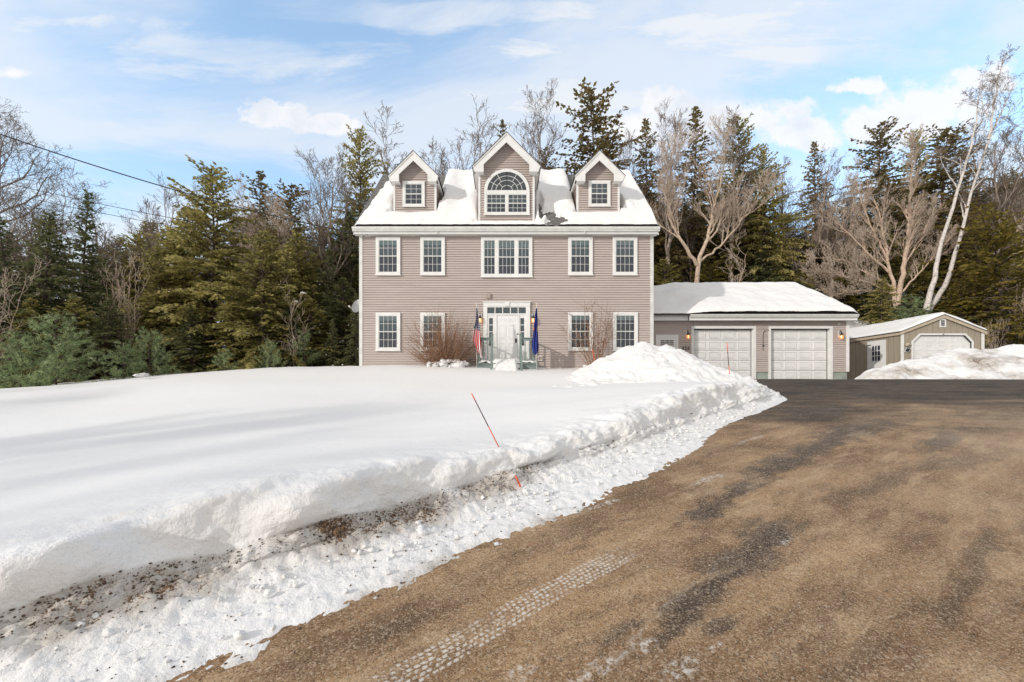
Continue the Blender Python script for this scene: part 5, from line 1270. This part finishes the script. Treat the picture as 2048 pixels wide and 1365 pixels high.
def pine(seed, H, R, mats, name='pine_sapling', tufts=1.):
    r = np.random.default_rng(seed); T = TB(); root = empty(name, (0, 0, 0)); Q = []; D_ = []
    T.tube([(0, 0, 0), (.03, 0, H*.5), (0, .02, H)], [.035, .022, .008], 6)
    nw = int(H/.26)
    for w_ in range(nw):
        z = H*(w_+.4)/nw; p = z/H
        for k_ in range(7 if p < .85 else 4):
            az = r.uniform(0, 6.28); L = R*(1-p)**.75*r.uniform(.7, 1.15)+.12; e = np.array([math.cos(az), math.sin(az), 0]); tt = np.linspace(0, 1, 5)
            path = np.array([0, 0, z])+e*(L*tt)[:, None]+np.array([0, 0, 1.])*(L*(.25+.5*p)*tt+.12*L*tt**2)[:, None]; T.tube(path, .010*(1-tt)+.004, 3)
            nt = max(3, int(L/.07*tufts))
            for j in range(nt):
                t = .25+.75*(j+r.random())/nt; q = np.array([np.interp(t, tt, path[:, c_]) for c_ in range(3)])+r.normal(size=3)*.05*(1-.5*t); d = unit(e+np.array([0, 0, .5])+r.normal(size=3)*.5); Q.append(q); D_.append(d)
    Q = np.array(Q); D_ = np.array(D_); m = 9; N_ = len(Q)*m; q = np.repeat(Q, m, 0); d = np.repeat(D_, m, 0)+r.normal(size=(N_, 3))*.55; d /= np.linalg.norm(d, axis=1)[:, None]
    ll = .18*r.uniform(.7, 1.2, N_)[:, None]; wd = np.cross(d, r.normal(size=(N_, 3))); wd /= np.linalg.norm(wd, axis=1)[:, None]
    V = np.stack([q-wd*.011, q+d*ll, q+wd*.011], 1).reshape(-1, 3); vv = np.repeat(np.clip(np.repeat(r.random(len(Q))*.6, m)+r.random(N_)*.4, 0, 1), 3)
    T.build('trunk', mats[0], root); mesh_np('crown', V, np.arange(N_*3).reshape(-1, 3), mats[1], root, attrs={'v': vv}); return root
used = {}
def place(key, proto, x, y, h=None, rz=None, label=None, cat='tree', group=None, z=None, sx=1., name=None):
    """put a tree down; the first use moves the prototype itself. h is the height wanted"""
    H0 = protoH[key]; s = (h/H0) if h else 1.
    z0 = float(terrain(x, y)) if z is None else z
    rz = random.uniform(0, 6.28) if rz is None else rz
    if key not in used: o = proto; used[key] = 1; o.location = (x, y, z0-.08); o.rotation_euler = (0, 0, rz); o.scale = (s*sx, s*sx, s)
    else: o = dup(proto, (x, y, z0-.08), rz, (s*sx, s*sx, s))
    if name: o.name = name
    o['label'] = label; o['category'] = cat
    if group: o['group'] = group
    elif 'group' in o: del o['group']
    return o
protoH = {}; pro = {}
def reg(k, H, o):
    pro[k] = o; zs = []
    for ch in o.children:
        if k[:3] in ('bar', 'oak', 'tan', 'sap', 'bru'):
            q = np.empty(len(ch.data.vertices)*3, np.float32); ch.data.vertices.foreach_get('co', q); zs.append(float(q[2::3].max()))
    protoH[k] = max(zs) if zs else H
reg('hemA', 10., conifer(11, 10., 3.1, .3, (M_barkd, M_hem), nb=21, dens=1.15, droop=.5, up=.45, snow=.04, name='hemlock_tree', leafl=.22, leafw=.055, ragged=.32, power=.6))
reg('hemB', 9., conifer(12, 9., 2.5, .2, (M_barkd, M_hem), nb=22, dens=1.2, droop=.55, up=.45, snow=.04, name='hemlock_tree', leafl=.24, leafw=.06, ragged=.42, power=.7))
reg('sprA', 9., conifer(21, 9., 3.2, .2, (M_barkd, M_spr), nb=21, dens=1.05, droop=.25, up=.02, snow=.10, name='spruce_tree', leafl=.22, leafw=.06, power=.85))
reg('sprB', 11., conifer(22, 11., 2.7, .3, (M_barkd, M_spr), nb=19, dens=1.05, droop=.2, up=.0, snow=.09, name='spruce_tree', leafl=.22, leafw=.06, power=.95))
reg('oldA', 16., conifer(31, 16., 4.2, 3.6, (M_barkd, M_brn), nb=17, dens=.66, droop=.22, up=.22, leafl=.30, leafw=.085, ragged=.38, gaps=.45, power=.62))
reg('oldB', 17., conifer(32, 17., 3.6, 4., (M_barkd, M_brn), nb=17, dens=.66, droop=.28, up=.15, leafl=.30, leafw=.085, ragged=.35, gaps=.35, power=.75))
reg('oldC', 18., conifer(33, 18., 5., 3., (M_barkd, M_hem), nb=17, dens=.68, droop=.34, up=.2, leafl=.30, leafw=.09, ragged=.34, gaps=.3, power=.6))
reg('gol', 9., conifer(41, 9., 3.4, .1, (M_barkd, M_gold), nb=14, dens=.95, droop=.5, up=.5, name='hemlock_tree', leafl=.26, leafw=.065, ragged=.35, power=.5, snow=.03))
reg('pinA', 2.6, pine(51, 2.6, 1.35, (M_barkd, M_pine))); reg('pinB', 2.2, pine(52, 2.2, .85, (M_barkd, M_pine)))
SP5 = [(9, .62, .75, .5, .16), (6, .62, .7, .35, .2), (5, .6, .65, .3, .22), (4, .6, .6, .2, .25)]
reg('barA', 13., bare(61, [([(0, 0, 0), (.2, 0, 5), (-.1, .2, 9), (.2, 0, 13)], .15, .012, .3, 3.6)], (M_bark, M_twig), [(17, 1., .62, 1.2, .12), (7, .58, .6, .8, .18), (5, .58, .6, .5, .2), (3, .6, .6, .3, .2)]))
reg('barB', 12., bare(62, [([(0, 0, 0), (.1, 0, 3.2), (1.2, .3, 7), (1.7, .2, 12)], .15, .015, .3, 4.), ([(.1, 0, 3.), (-1., -.2, 6), (-1.8, .3, 11)], .10, .02, .25, 3.5), ([(.1, 0, 3.4), (.4, 1., 7), (.2, 1.4, 11.5)], .09, .02, .25, 3.2)], (M_bark, M_twig), [(12, .9, .6, 1., .14), (7, .58, .6, .6, .2), (5, .58, .6, .4, .22), (3, .6, .6, .2, .22)]))
reg('oak', 14., bare(63, [([(0, 0, 0), (.3, 0, 4), (1.2, 0, 7.5), (2.4, .2, 10)], .20, .03, .25, 4.5), ([(.2, 0, 3.8), (-.8, .4, 8), (-1., .6, 12.5), (-.6, .3, 14)], .16, .03, .3, 4.5), ([(.3, 0, 4.2), (2.5, 0, 6.2), (4.4, .2, 7.2)], .10, .03, .25, 3.2)], (M_bark, M_twig), [(15, 1., .75, .8, .2), (8, .6, .75, .5, .28), (6, .6, .7, .35, .3), (4, .6, .7, .2, .3)]))
reg('tan', 12., bare(64, [([(0, 0, 0), (.1, 0, 4.7), (.9, .2, 7.0), (1.2, .3, 9), (1.8, .1, 12)], .16, .012, .36, 3.6), ([(.05, 0, 4.5), (-1.1, -.2, 6.3), (-1.5, .2, 8.5), (-1.1, 0, 11.5)], .11, .012, .25, 3.3), ([(.1, 0, 4.6), (1.5, .3, 5.9), (2.8, .2, 7.8), (3.4, 0, 9)], .075, .015, .2, 3.)], (M_tan, M_twigt), [(14, .85, .58, .9, .13), (8, .6, .6, .6, .17), (6, .58, .55, .5, .18), (4, .6, .5, .3, .2)]))
reg('sap', 5., bare(65, [([(0, 0, 0), (.15, 0, 2.4), (.6, 0, 5.)], .034, .007, .2, 1.9)], (M_tan, M_twigt), [(16, 1., .85, .5, .16), (4, .5, .6, .3, .2), (3, .5, .6, .2, .2)]))
reg('brush', 6., bare(66, [([(0, 0, 0), (.2*i-.5, .1*i, 2.5), (.45*i-1.1, .2, 6.)], .024, .006, .15, 1.8) for i in range(6)], (M_tan, M_twigt), [(9, 1., .55, .7, .15), (4, .55, .6, .4, .2), (3, .5, .6, .2, .2)], k0=5))

def Tp(px, Y): return XX(px, Y), Y
def top_h(py, Y, x): return EYE+(HY-py)*Y/F-float(terrain(x, Y))
def T(key, px, top, Y, label, cat=None, group=None, rz=None, sx=1., z=None):
    x, y = Tp(px, Y); z0 = float(terrain(x, y)) if z is None else z
    if key[:3] == 'pin' and z is None: z0 = z = max(z0, 1.62)
    h = EYE+(HY-top)*Y/F-z0+.08
    if key[:3] in ('bar', 'oak'): sx *= 1.3
    elif key == 'tan': sx *= 1.18
    nm = {'hem': 'hemlock_tree', 'gol': 'hemlock_tree', 'spr': 'spruce_tree', 'old': 'conifer_tree', 'pin': 'pine_sapling'}.get(key[:3], 'bare_tree')
    cat = cat or {'hem': 'hemlock', 'gol': 'hemlock', 'spr': 'spruce', 'old': 'conifer', 'pin': 'young pine'}.get(key[:3], 'bare tree')
    return place(key, pro[key], x, y, h, rz, label, cat, group, z=z0, sx=sx, name=nm)
# left side, front to back
T('pinA', 112, 634, 15.6, 'wide bushy young pine in front of the dark spruces at far left', sx=.95)
T('pinB', 40, 668, 15.2, 'small young pine at the left edge of the photo')
T('pinA', 300, 664, 17.2, 'young pine with a bare thin leader in front of the golden hemlock', sx=.75)
T('pinB', 248, 686, 16.6, 'short young pine between the bushy pine and the hemlocks')
T('pinA', 540, 684, 19., 'young pine under the hemlock halfway between the lawn edge and the house', sx=.7)
T('pinB', 452, 702, 18.6, 'little yellowish pine sapling under the large olive hemlock')
T('pinB', 608, 664, 20.5, 'slim young pine just left of the snowy brush by the house', sx=.8)
T('sprA', 712, 590, 20.5, 'small dark spruce against the left wall of the house', sx=.55)
T('sprA', 665, 640, 21., 'low dark spruce with snow on its boughs left of the house', sx=.8)
T('hemB', 530, 468, 20.5, 'dense olive hemlock standing in front of the treeline left of the house', sx=1.05)
T('hemA', 424, 340, 22.5, 'tallest olive green hemlock in the middle of the left trees', sx=.95)
T('hemA', 318, 500, 21.5, 'rounded golden green hemlock to the left of the tallest one', sx=1.0, rz=2.)
T('hemB', 372, 430, 23.5, 'hemlock tucked behind the left shoulder of the tallest olive hemlock', rz=4.)
T('hemB', 600, 470, 24., 'darker hemlock behind the dense olive one left of the house', rz=1.)
T('sprA', 95, 428, 19.5, 'broad dark spruce with snow specks near the left edge', sx=1.05)
T('sprB', 172, 384, 22., 'narrow pointed dark spruce rising above the left treeline', sx=.85)
T('sprB', 8, 440, 19.5, 'dark spruce cut off by the left edge of the photo', sx=1.1)
T('sprA', 205, 520, 23.5, 'dark spruce behind and right of the pointed one', sx=1.)
T('sprB', 655, 500, 24., 'dark conifer with snowy boughs close to the left of the house')
T('sprA', 700, 430, 27., 'dark conifer right beside the house corner', sx=1.)
T('brush', 232, 500, 20., 'pale bare brush between the dark spruces and golden hemlock')
T('brush', -30, 500, 17., 'light bare branches overlapping the spruce at the left edge', sx=1.3)
T('sap', 590, 560, 20.2, 'small bare grey sapling with forked limbs before the dark conifers')
T('brush', 740, 600, 24., 'bare brush beside the left wall of the house')
T('oak', 2, 172, 24.5, 'large bare oak with spreading crown at the far left', rz=0.)
T('barB', 262, 352, 27., 'bare tree behind the pointed spruce left of the hemlocks')
T('barA', 330, 470, 26., 'pale slender bare tree behind the golden hemlock')
T('tan', 535, 352, 29., 'pale bare tree rising behind the hemlocks with a forked white trunk', rz=2.6)
T('barB', 478, 360, 31., 'bare crown just right of the tallest hemlock', rz=1.)
T('oldA', 585, 375, 32., 'brownish conifer behind the hemlocks left of the house')
T('oldB', 520, 350, 33., 'narrow brown conifer far behind the forked pale tree')
T('barA', 662, 284, 26., 'tall tan bare tree with upswept twigs left of the roof', rz=.6, sx=1.2)
T('barB', 640, 330, 28., 'bare tan tree beside the tallest one left of the roof', rz=5., sx=.9)
T('oldC', 722, 262, 30., 'tall dark ragged conifer rising over the left end of the roof', rz=1.2, sx=.62)
# behind the house
T('barB', 868, 212, 33., 'wide bare tree above the left dormer', rz=.3, sx=1.15)
T('barA', 790, 300, 32., 'smaller bare tree between the ragged conifer and the left dormer')
T('oldB', 1000, 244, 36., 'slim conifer peeking out left of the centre dormer peak', sx=.55)
T('barA', 1083, 150, 36., 'tall slender bare tree behind the centre dormer', rz=.9, sx=1.)
T('oldA', 1182, 182, 36., 'wide pointed conifer between the centre and right dormers', sx=1.05)
T('oldA', 1092, 300, 38., 'dark lower conifer at the foot of the slender bare tree', sx=.7)
T('oldB', 1295, 238, 36., 'rusty brown conifer just right of the right dormer', sx=.8)
T('barA', 1338, 206, 34., 'grey bare tree with a dense twiggy crown behind the tan maple')
T('barA', 1262, 250, 33., 'thin bare tree close to the right dormer peak', sx=.8)
T('oldB', 1385, 222, 38., 'tall brown conifer in the middle of the right trees', rz=1., sx=.85)
T('oldC', 1478, 240, 37., 'tall dark green conifer right of the tan maple', sx=.72, rz=2.)
T('oldC', 1528, 296, 35., 'broad dark green conifer with sloping right side above the garage', sx=.68, rz=.5)
T('tan', 1392, 205, 31., 'large pale bare maple with a forked trunk above the garage', rz=.0, sx=1.0)
T('barA', 1470, 205, 35., 'bare tree with high airy crown behind the pale maple', rz=2.)
T('sap', 1462, 468, 29., 'small whitish bare sapling behind the garage roof', rz=.0, sx=1.3)
T('oldB', 1632, 284, 38., 'sparse conifer with pale bare trees around it above the garage end', sx=.75)
T('barB', 1600, 300, 36., 'grey bare tree left of the sparse conifer', rz=2.)
T('barA', 1660, 320, 35., 'thin bare tree right of the sparse conifer')
T('oldA', 1765, 250, 39., 'pointed brown conifer behind the fan shaped tree', sx=.9)
T('oldC', 1832, 264, 40., 'dark conifer between the brown one and the birches', sx=.6)
T('oldA', 1890, 262, 39., 'broad brown conifer left of the birch crowns', rz=2., sx=1.1)
T('oldB', 1958, 420, 33., 'brown conifer between the birches and the golden hemlock')
T('gol', 1995, 430, 27.5, 'big golden olive hemlock at the right edge behind the snow pile', sx=1.1)
T('gol', 1920, 560, 29., 'rounded hemlock behind the shed roof', rz=2., sx=.8)
T('hemB', 1765, 560, 28., 'low green hemlock between garage and shed roof', sx=1., z=4.6)
T('pinA', 1822, 596, 27.5, 'soft young pine just behind the shed roof', z=5.)
T('barB', 2035, 195, 36., 'reddish bare tree cut by the right edge', rz=1.)
T('barA', 1990, 260, 35., 'grey bare tree behind the golden hemlock')
T('brush', 2030, 560, 27., 'tangled bare brush at the right edge beside the hemlock')
T('brush', 1985, 636, 24.5, 'low brown brush at the right corner of the shed', sx=.8, z=2.6)
for i, (px, Y) in enumerate(((1330, 30), (1345, 32), (1366, 31), (1424, 33), (1441, 34), (1590, 31), (1700, 33), (1712, 35))):
    pass
# birches: two leaning white trunks
Yb = 29.; bx, by = Tp(1852, Yb); bz = EYE+(HY-618)*Yb/F
def rel(px, py, dy=0.): p = P(px, py, Yb+dy); return (p[0]-bx, p[1]-by, p[2]-bz)
def birch(paths, seed, label):
    o = bare(seed, paths, (M_birch, M_twig), [(10, .95, .6, .5, .2), (6, .6, .7, .3, .26), (5, .6, .7, .1, .28), (4, .62, .7, 0, .3)])
    o.name = 'birch_tree'; o.location = (bx, by, bz); tag(o, label, 'birch'); return o
birch([([rel(1852, 622), rel(1868, 560), rel(1880, 500), rel(1908, 400), rel(1938, 310), rel(1952, 240, .5), rel(1962, 165, .6)], .185, .015, .52, 3.0)], 71, 'white leaning birch, the left of the two trunks rising behind the shed')
birch([([rel(1856, 622, .4), rel(1878, 592, .4), rel(1905, 540), rel(1920, 470), rel(1945, 380), rel(1976, 280), rel(2030, 165)], .20, .02, .52, 2.8), ([rel(1976, 280), rel(1990, 200), rel(2005, 115)], .08, .015, .1, 2.2)], 72, 'white leaning birch, the right of the two trunks with branches reaching the right edge')
# fan shaped red-tan tree
Yf = 31.; fx, fy = Tp(1792, Yf); fz_ = EYE+(HY-606)*Yf/F
def rf(px, py, dy=0.): p = P(px, py, Yf+dy); return (p[0]-fx, p[1]-fy, p[2]-fz_)
fan = bare(73, [([rf(1792, 612), rf(1785, 560), rf(1772, 500), rf(1760, 430), rf(1728, 350)], .16, .02, .3, 2.6), ([rf(1795, 610), rf(1806, 540), rf(1818, 470), rf(1820, 425)], .18, .10, .35, 2.4), ([rf(1818, 440), rf(1822, 360), rf(1826, 290)], .08, .02, .2, 2.),
                ([rf(1776, 520), rf(1740, 450), rf(1712, 370)], .09, .015, .2, 2.), ([rf(1782, 548), rf(1735, 505), rf(1690, 460), rf(1655, 430)], .09, .012, .15, 2.), ([rf(1785, 575), rf(1730, 545), rf(1690, 520), rf(1640, 515)], .08, .012, .15, 1.8), ([rf(1788, 590), rf(1740, 565), rf(1690, 555), rf(1628, 535)], .07, .012, .15, 1.8),
                ([rf(1798, 590), rf(1840, 545), rf(1880, 500), rf(1905, 470)], .08, .012, .2, 1.9), ([rf(1808, 530), rf(1845, 470), rf(1872, 410)], .08, .012, .2, 1.9), ([rf(1790, 585), rf(1725, 580), rf(1660, 590)], .05, .01, .2, 1.4)],
           (M_red, M_twigt), [(15, .9, .6, .7, .11), (7, .62, .55, .4, .16), (6, .6, .55, .3, .18), (3, .6, .5, .2, .2)])
fan.location = (fx, fy, fz_); tag(fan, 'reddish tan bare tree fanning out from two trunks behind the garage end', 'bare tree')
fan2 = dup(fan, (XX(1690, 37), 37, float(terrain(XX(1690, 37), 37))), .5, 1.0); fan2['label'] = 'reddish bare tree farther back, left of the fan shaped one'
fan3 = dup(fan, (XX(1950, 38), 38, float(terrain(XX(1950, 38), 38))), 2.5, 1.15); fan3['label'] = 'reddish bare tree farther back behind the birch trunks'
# shrubs by the house
def shrub(name, base, n_, ang, L, seed, rad, lev2, label, mat, cat='shrub', wander=.06, upb=.3):
    r = np.random.default_rng(seed); Tt = TB(); root = empty(name, base); tag(root, label, cat)
    for i in range(n_):
        az = r.uniform(0, 6.28); th_ = abs(r.normal())*ang if ang < .6 else r.uniform(0, 1)**.7*ang; th_ = min(th_, 1.35); d = np.array([math.sin(th_)*math.cos(az), math.sin(th_)*math.sin(az)*.7, math.cos(th_)]); l_ = L*r.uniform(.65, 1.08)*(1-.18*th_)
        pts = [np.array([r.normal()*.12, r.normal()*.08, -.1])]; dd = d
        for k_ in range(6): dd = unit(dd+r.normal(size=3)*wander+np.array([0, 0, .03*upb])); pts.append(pts[-1]+dd*l_/6)
        pts = np.array(pts); Tt.tube(pts, rad*(1-.8*np.linspace(0, 1, 7))+.002, 3)
        for k_ in range(lev2):
            t = r.uniform(.3, .95)*6; j = int(t); q = pts[j]+(pts[min(j+1, 6)]-pts[j])*(t-j); d2 = unit(pts[min(j+1, 6)]-pts[j]+rperp(d, r)*.55); l2 = l_*r.uniform(.12, .3); Tt.tube([q, q+d2*l2*.5, q+unit(d2+r.normal(size=3)*.15)*l2], [rad*.5, rad*.35, .002], 3)
    mesh_np('stems', np.concatenate(Tt.V), np.concatenate(Tt.F), mat, root, smooth=True); return root
bz_ = ZZ(734, 17.6)
shrub('twiggy_shrub', (XX(888, 17.5), 17.5, bz_-.1), 330, 1.25, 2.6, 81, .0075, 4, 'dense red brown leafless shrub left of the porch', M_bush)
shrub('twiggy_shrub', (XX(1192, 17.6), 17.6, bz_-.1), 26, .42, 2.9, 82, .014, 7, 'sparse thin leafless shrub between the two right lower windows', M_bush, wander=.09)
# mound of snow lumps at the shrub's foot
v, f, _ = blobs([(XX(px, 17.0), 17.0+dy, ZZ(py, 17.0)) for px, py, dy in [(858, 731, 0), (868, 729, .1), (880, 726, 0), (888, 728, -.1), (897, 723, 0), (905, 729, .1), (912, 724, 0), (922, 729, -.1), (930, 727, .1), (870, 733, 0), (900, 733, 0), (915, 733, 0)]], [.11, .13, .12, .14, .16, .14, .15, .13, .12, .2, .2, .2], .8, 4, 2)
vv = np.array([fr(float(p[0])*9, float(p[1])*9, float(p[2])*9, .9, 3) for p in v]); tag(mesh_np('snow_clumps', v+(vv*.05)[:, None], f, M_roofsnow, smooth=True), 'clumps of snow caught at the foot of the dense shrub', 'snow clumps', kind='stuff')
for px, py, rr, lb in ((283, 750, .13, 'lone rounded snow lump on the far lawn edge before the young pines'),):
    y = 15.2; v, f, _ = blobs([(XX(px, y), y, ZZ(py+1, y))], [rr], .8, 6, 3); vv = np.array([fr(float(p[0])*4, float(p[1])*4, float(p[2])*4, .9, 3) for p in v])
    tag(mesh_np('snow_lump', v+(vv*.05)[:, None], f, M_roofsnow, smooth=True), lb, 'snow lump')
y = 16.6
v, f, _ = blobs([(XX(1170, y), y, ZZ(733, y))], [.2], .5, 8, 3); vv = np.array([fr(float(p[0])*5, float(p[1])*5, float(p[2])*5, .9, 3) for p in v])
tag(mesh_np('snow_lump', v+(vv*.05)[:, None], f, M_roofsnow, smooth=True), 'small snow slab at the foot of the sparse shrub', 'snow lump')
# fallen leaves / litter on the right pile is in the snow material

# the dense wood behind: rows of trees filling the hillside
r = np.random.default_rng(99)
def wood(side, x0, x1, keys, n_, y0, y1, toph):
    lab = {'left': 'tree in the dense mixed wood far behind the hemlocks left of the house', 'mid': 'tree in the dense mixed wood behind the house and garage roofs', 'right': 'tree in the dense mixed wood on the hill behind the shed'}[side]
    for i in range(n_):
        Y = y0+(y1-y0)*((i*.618+.13*r.random()) % 1); px = x0+(x1-x0)*(i+r.random())/n_; tp = np.interp(px, [q[0] for q in toph], [q[1] for q in toph])+r.uniform(0, 70)
        k_ = keys[r.integers(len(keys))]; kk = 'conifer' if k_[:3] in ('old', 'spr', 'hem') else 'bare tree'
        x, _ = Tp(px, Y); h = top_h(tp, Y, x); h = max(4, min(h, 21))
        o = T(k_, px, HY-(float(terrain(x, Y))+h-EYE)*F/Y, Y, ('evergreen ' if kk == 'conifer' else 'leafless ')+lab, cat=kk, group=('evergreens' if kk == 'conifer' else 'leafless trees')+' of the dense wood, '+side)
TL = [(-150, 440), (0, 460), (200, 480), (260, 450), (420, 420), (560, 420), (680, 430), (760, 440)]
TM = [(740, 420), (900, 440), (1100, 430), (1240, 380), (1330, 360), (1500, 380), (1570, 420), (1700, 400)]
TR = [(1650, 400), (1750, 360), (1900, 360), (2000, 340), (2200, 320)]
wood('left', -160, 730, ['sprA', 'barB', 'oldA', 'barA', 'hemB', 'barA', 'barB', 'hemA', 'brush'], 44, 25, 44, TL)
wood('mid', 1235, 1660, ['oldB', 'oldA', 'barB', 'barA', 'oldC', 'barB', 'oldA'], 40, 36, 54, TM)
wood('mid', 760, 1235, ['oldB', 'barA', 'sprB'], 8, 38, 48, [(740, 440), (1300, 430)])
wood('right', 1660, 2200, ['oldB', 'oldA', 'barA', 'oldC', 'barB', 'barB', 'oldA'], 44, 38, 56, TR)
# low understory conifers along the wood edge
for i, (px, tp, Y) in enumerate([(215, 600, 19), (150, 600, 19), (385, 620, 20), (470, 590, 20.5), (575, 610, 21.5), (620, 600, 22), (690, 560, 23), (60, 600, 18.5), (-60, 560, 18)]):
    T(['sprA', 'hemB'][i % 2], px, tp, Y, 'low evergreen growing under the taller trees along the left edge of the wood', cat='conifer', group='low evergreens along the wood edge', sx=1.35)
for i, (px, tp, Y) in enumerate([(1330, 520, 33), (1420, 530, 34), (1530, 500, 34), (1600, 540, 35), (1680, 520, 37), (1740, 545, 36), (1830, 530, 36), (1890, 500, 38), (1940, 540, 34), (2040, 500, 33)]):
    T(['hemB', 'gol', 'sprA'][i % 3], px, tp, Y, 'low evergreen under the tall trees on the slope behind the garage and shed', cat='conifer', group='low evergreens on the slope', sx=1.5)
# trees beyond the left of the photograph; the sun comes through them across the lawn
for i, (x, y) in enumerate([(-27, -9), (-34, -4), (-30, -19), (-40, -13), (-24, -24), (-36, 2), (-46, -22), (-22, -11), (-26, -9), (-24, -12.5), (-29, -14), (-30, -10), (-21, -7)]):
    o = place(['oak', 'barB', 'barA'][i % 3], pro[['oak', 'barB', 'barA'][i % 3]], x, y, 12+i % 3, None, 'bare roadside tree outside the left of the view, shading the lawn', 'bare tree', 'roadside trees outside the view', name='bare_tree')
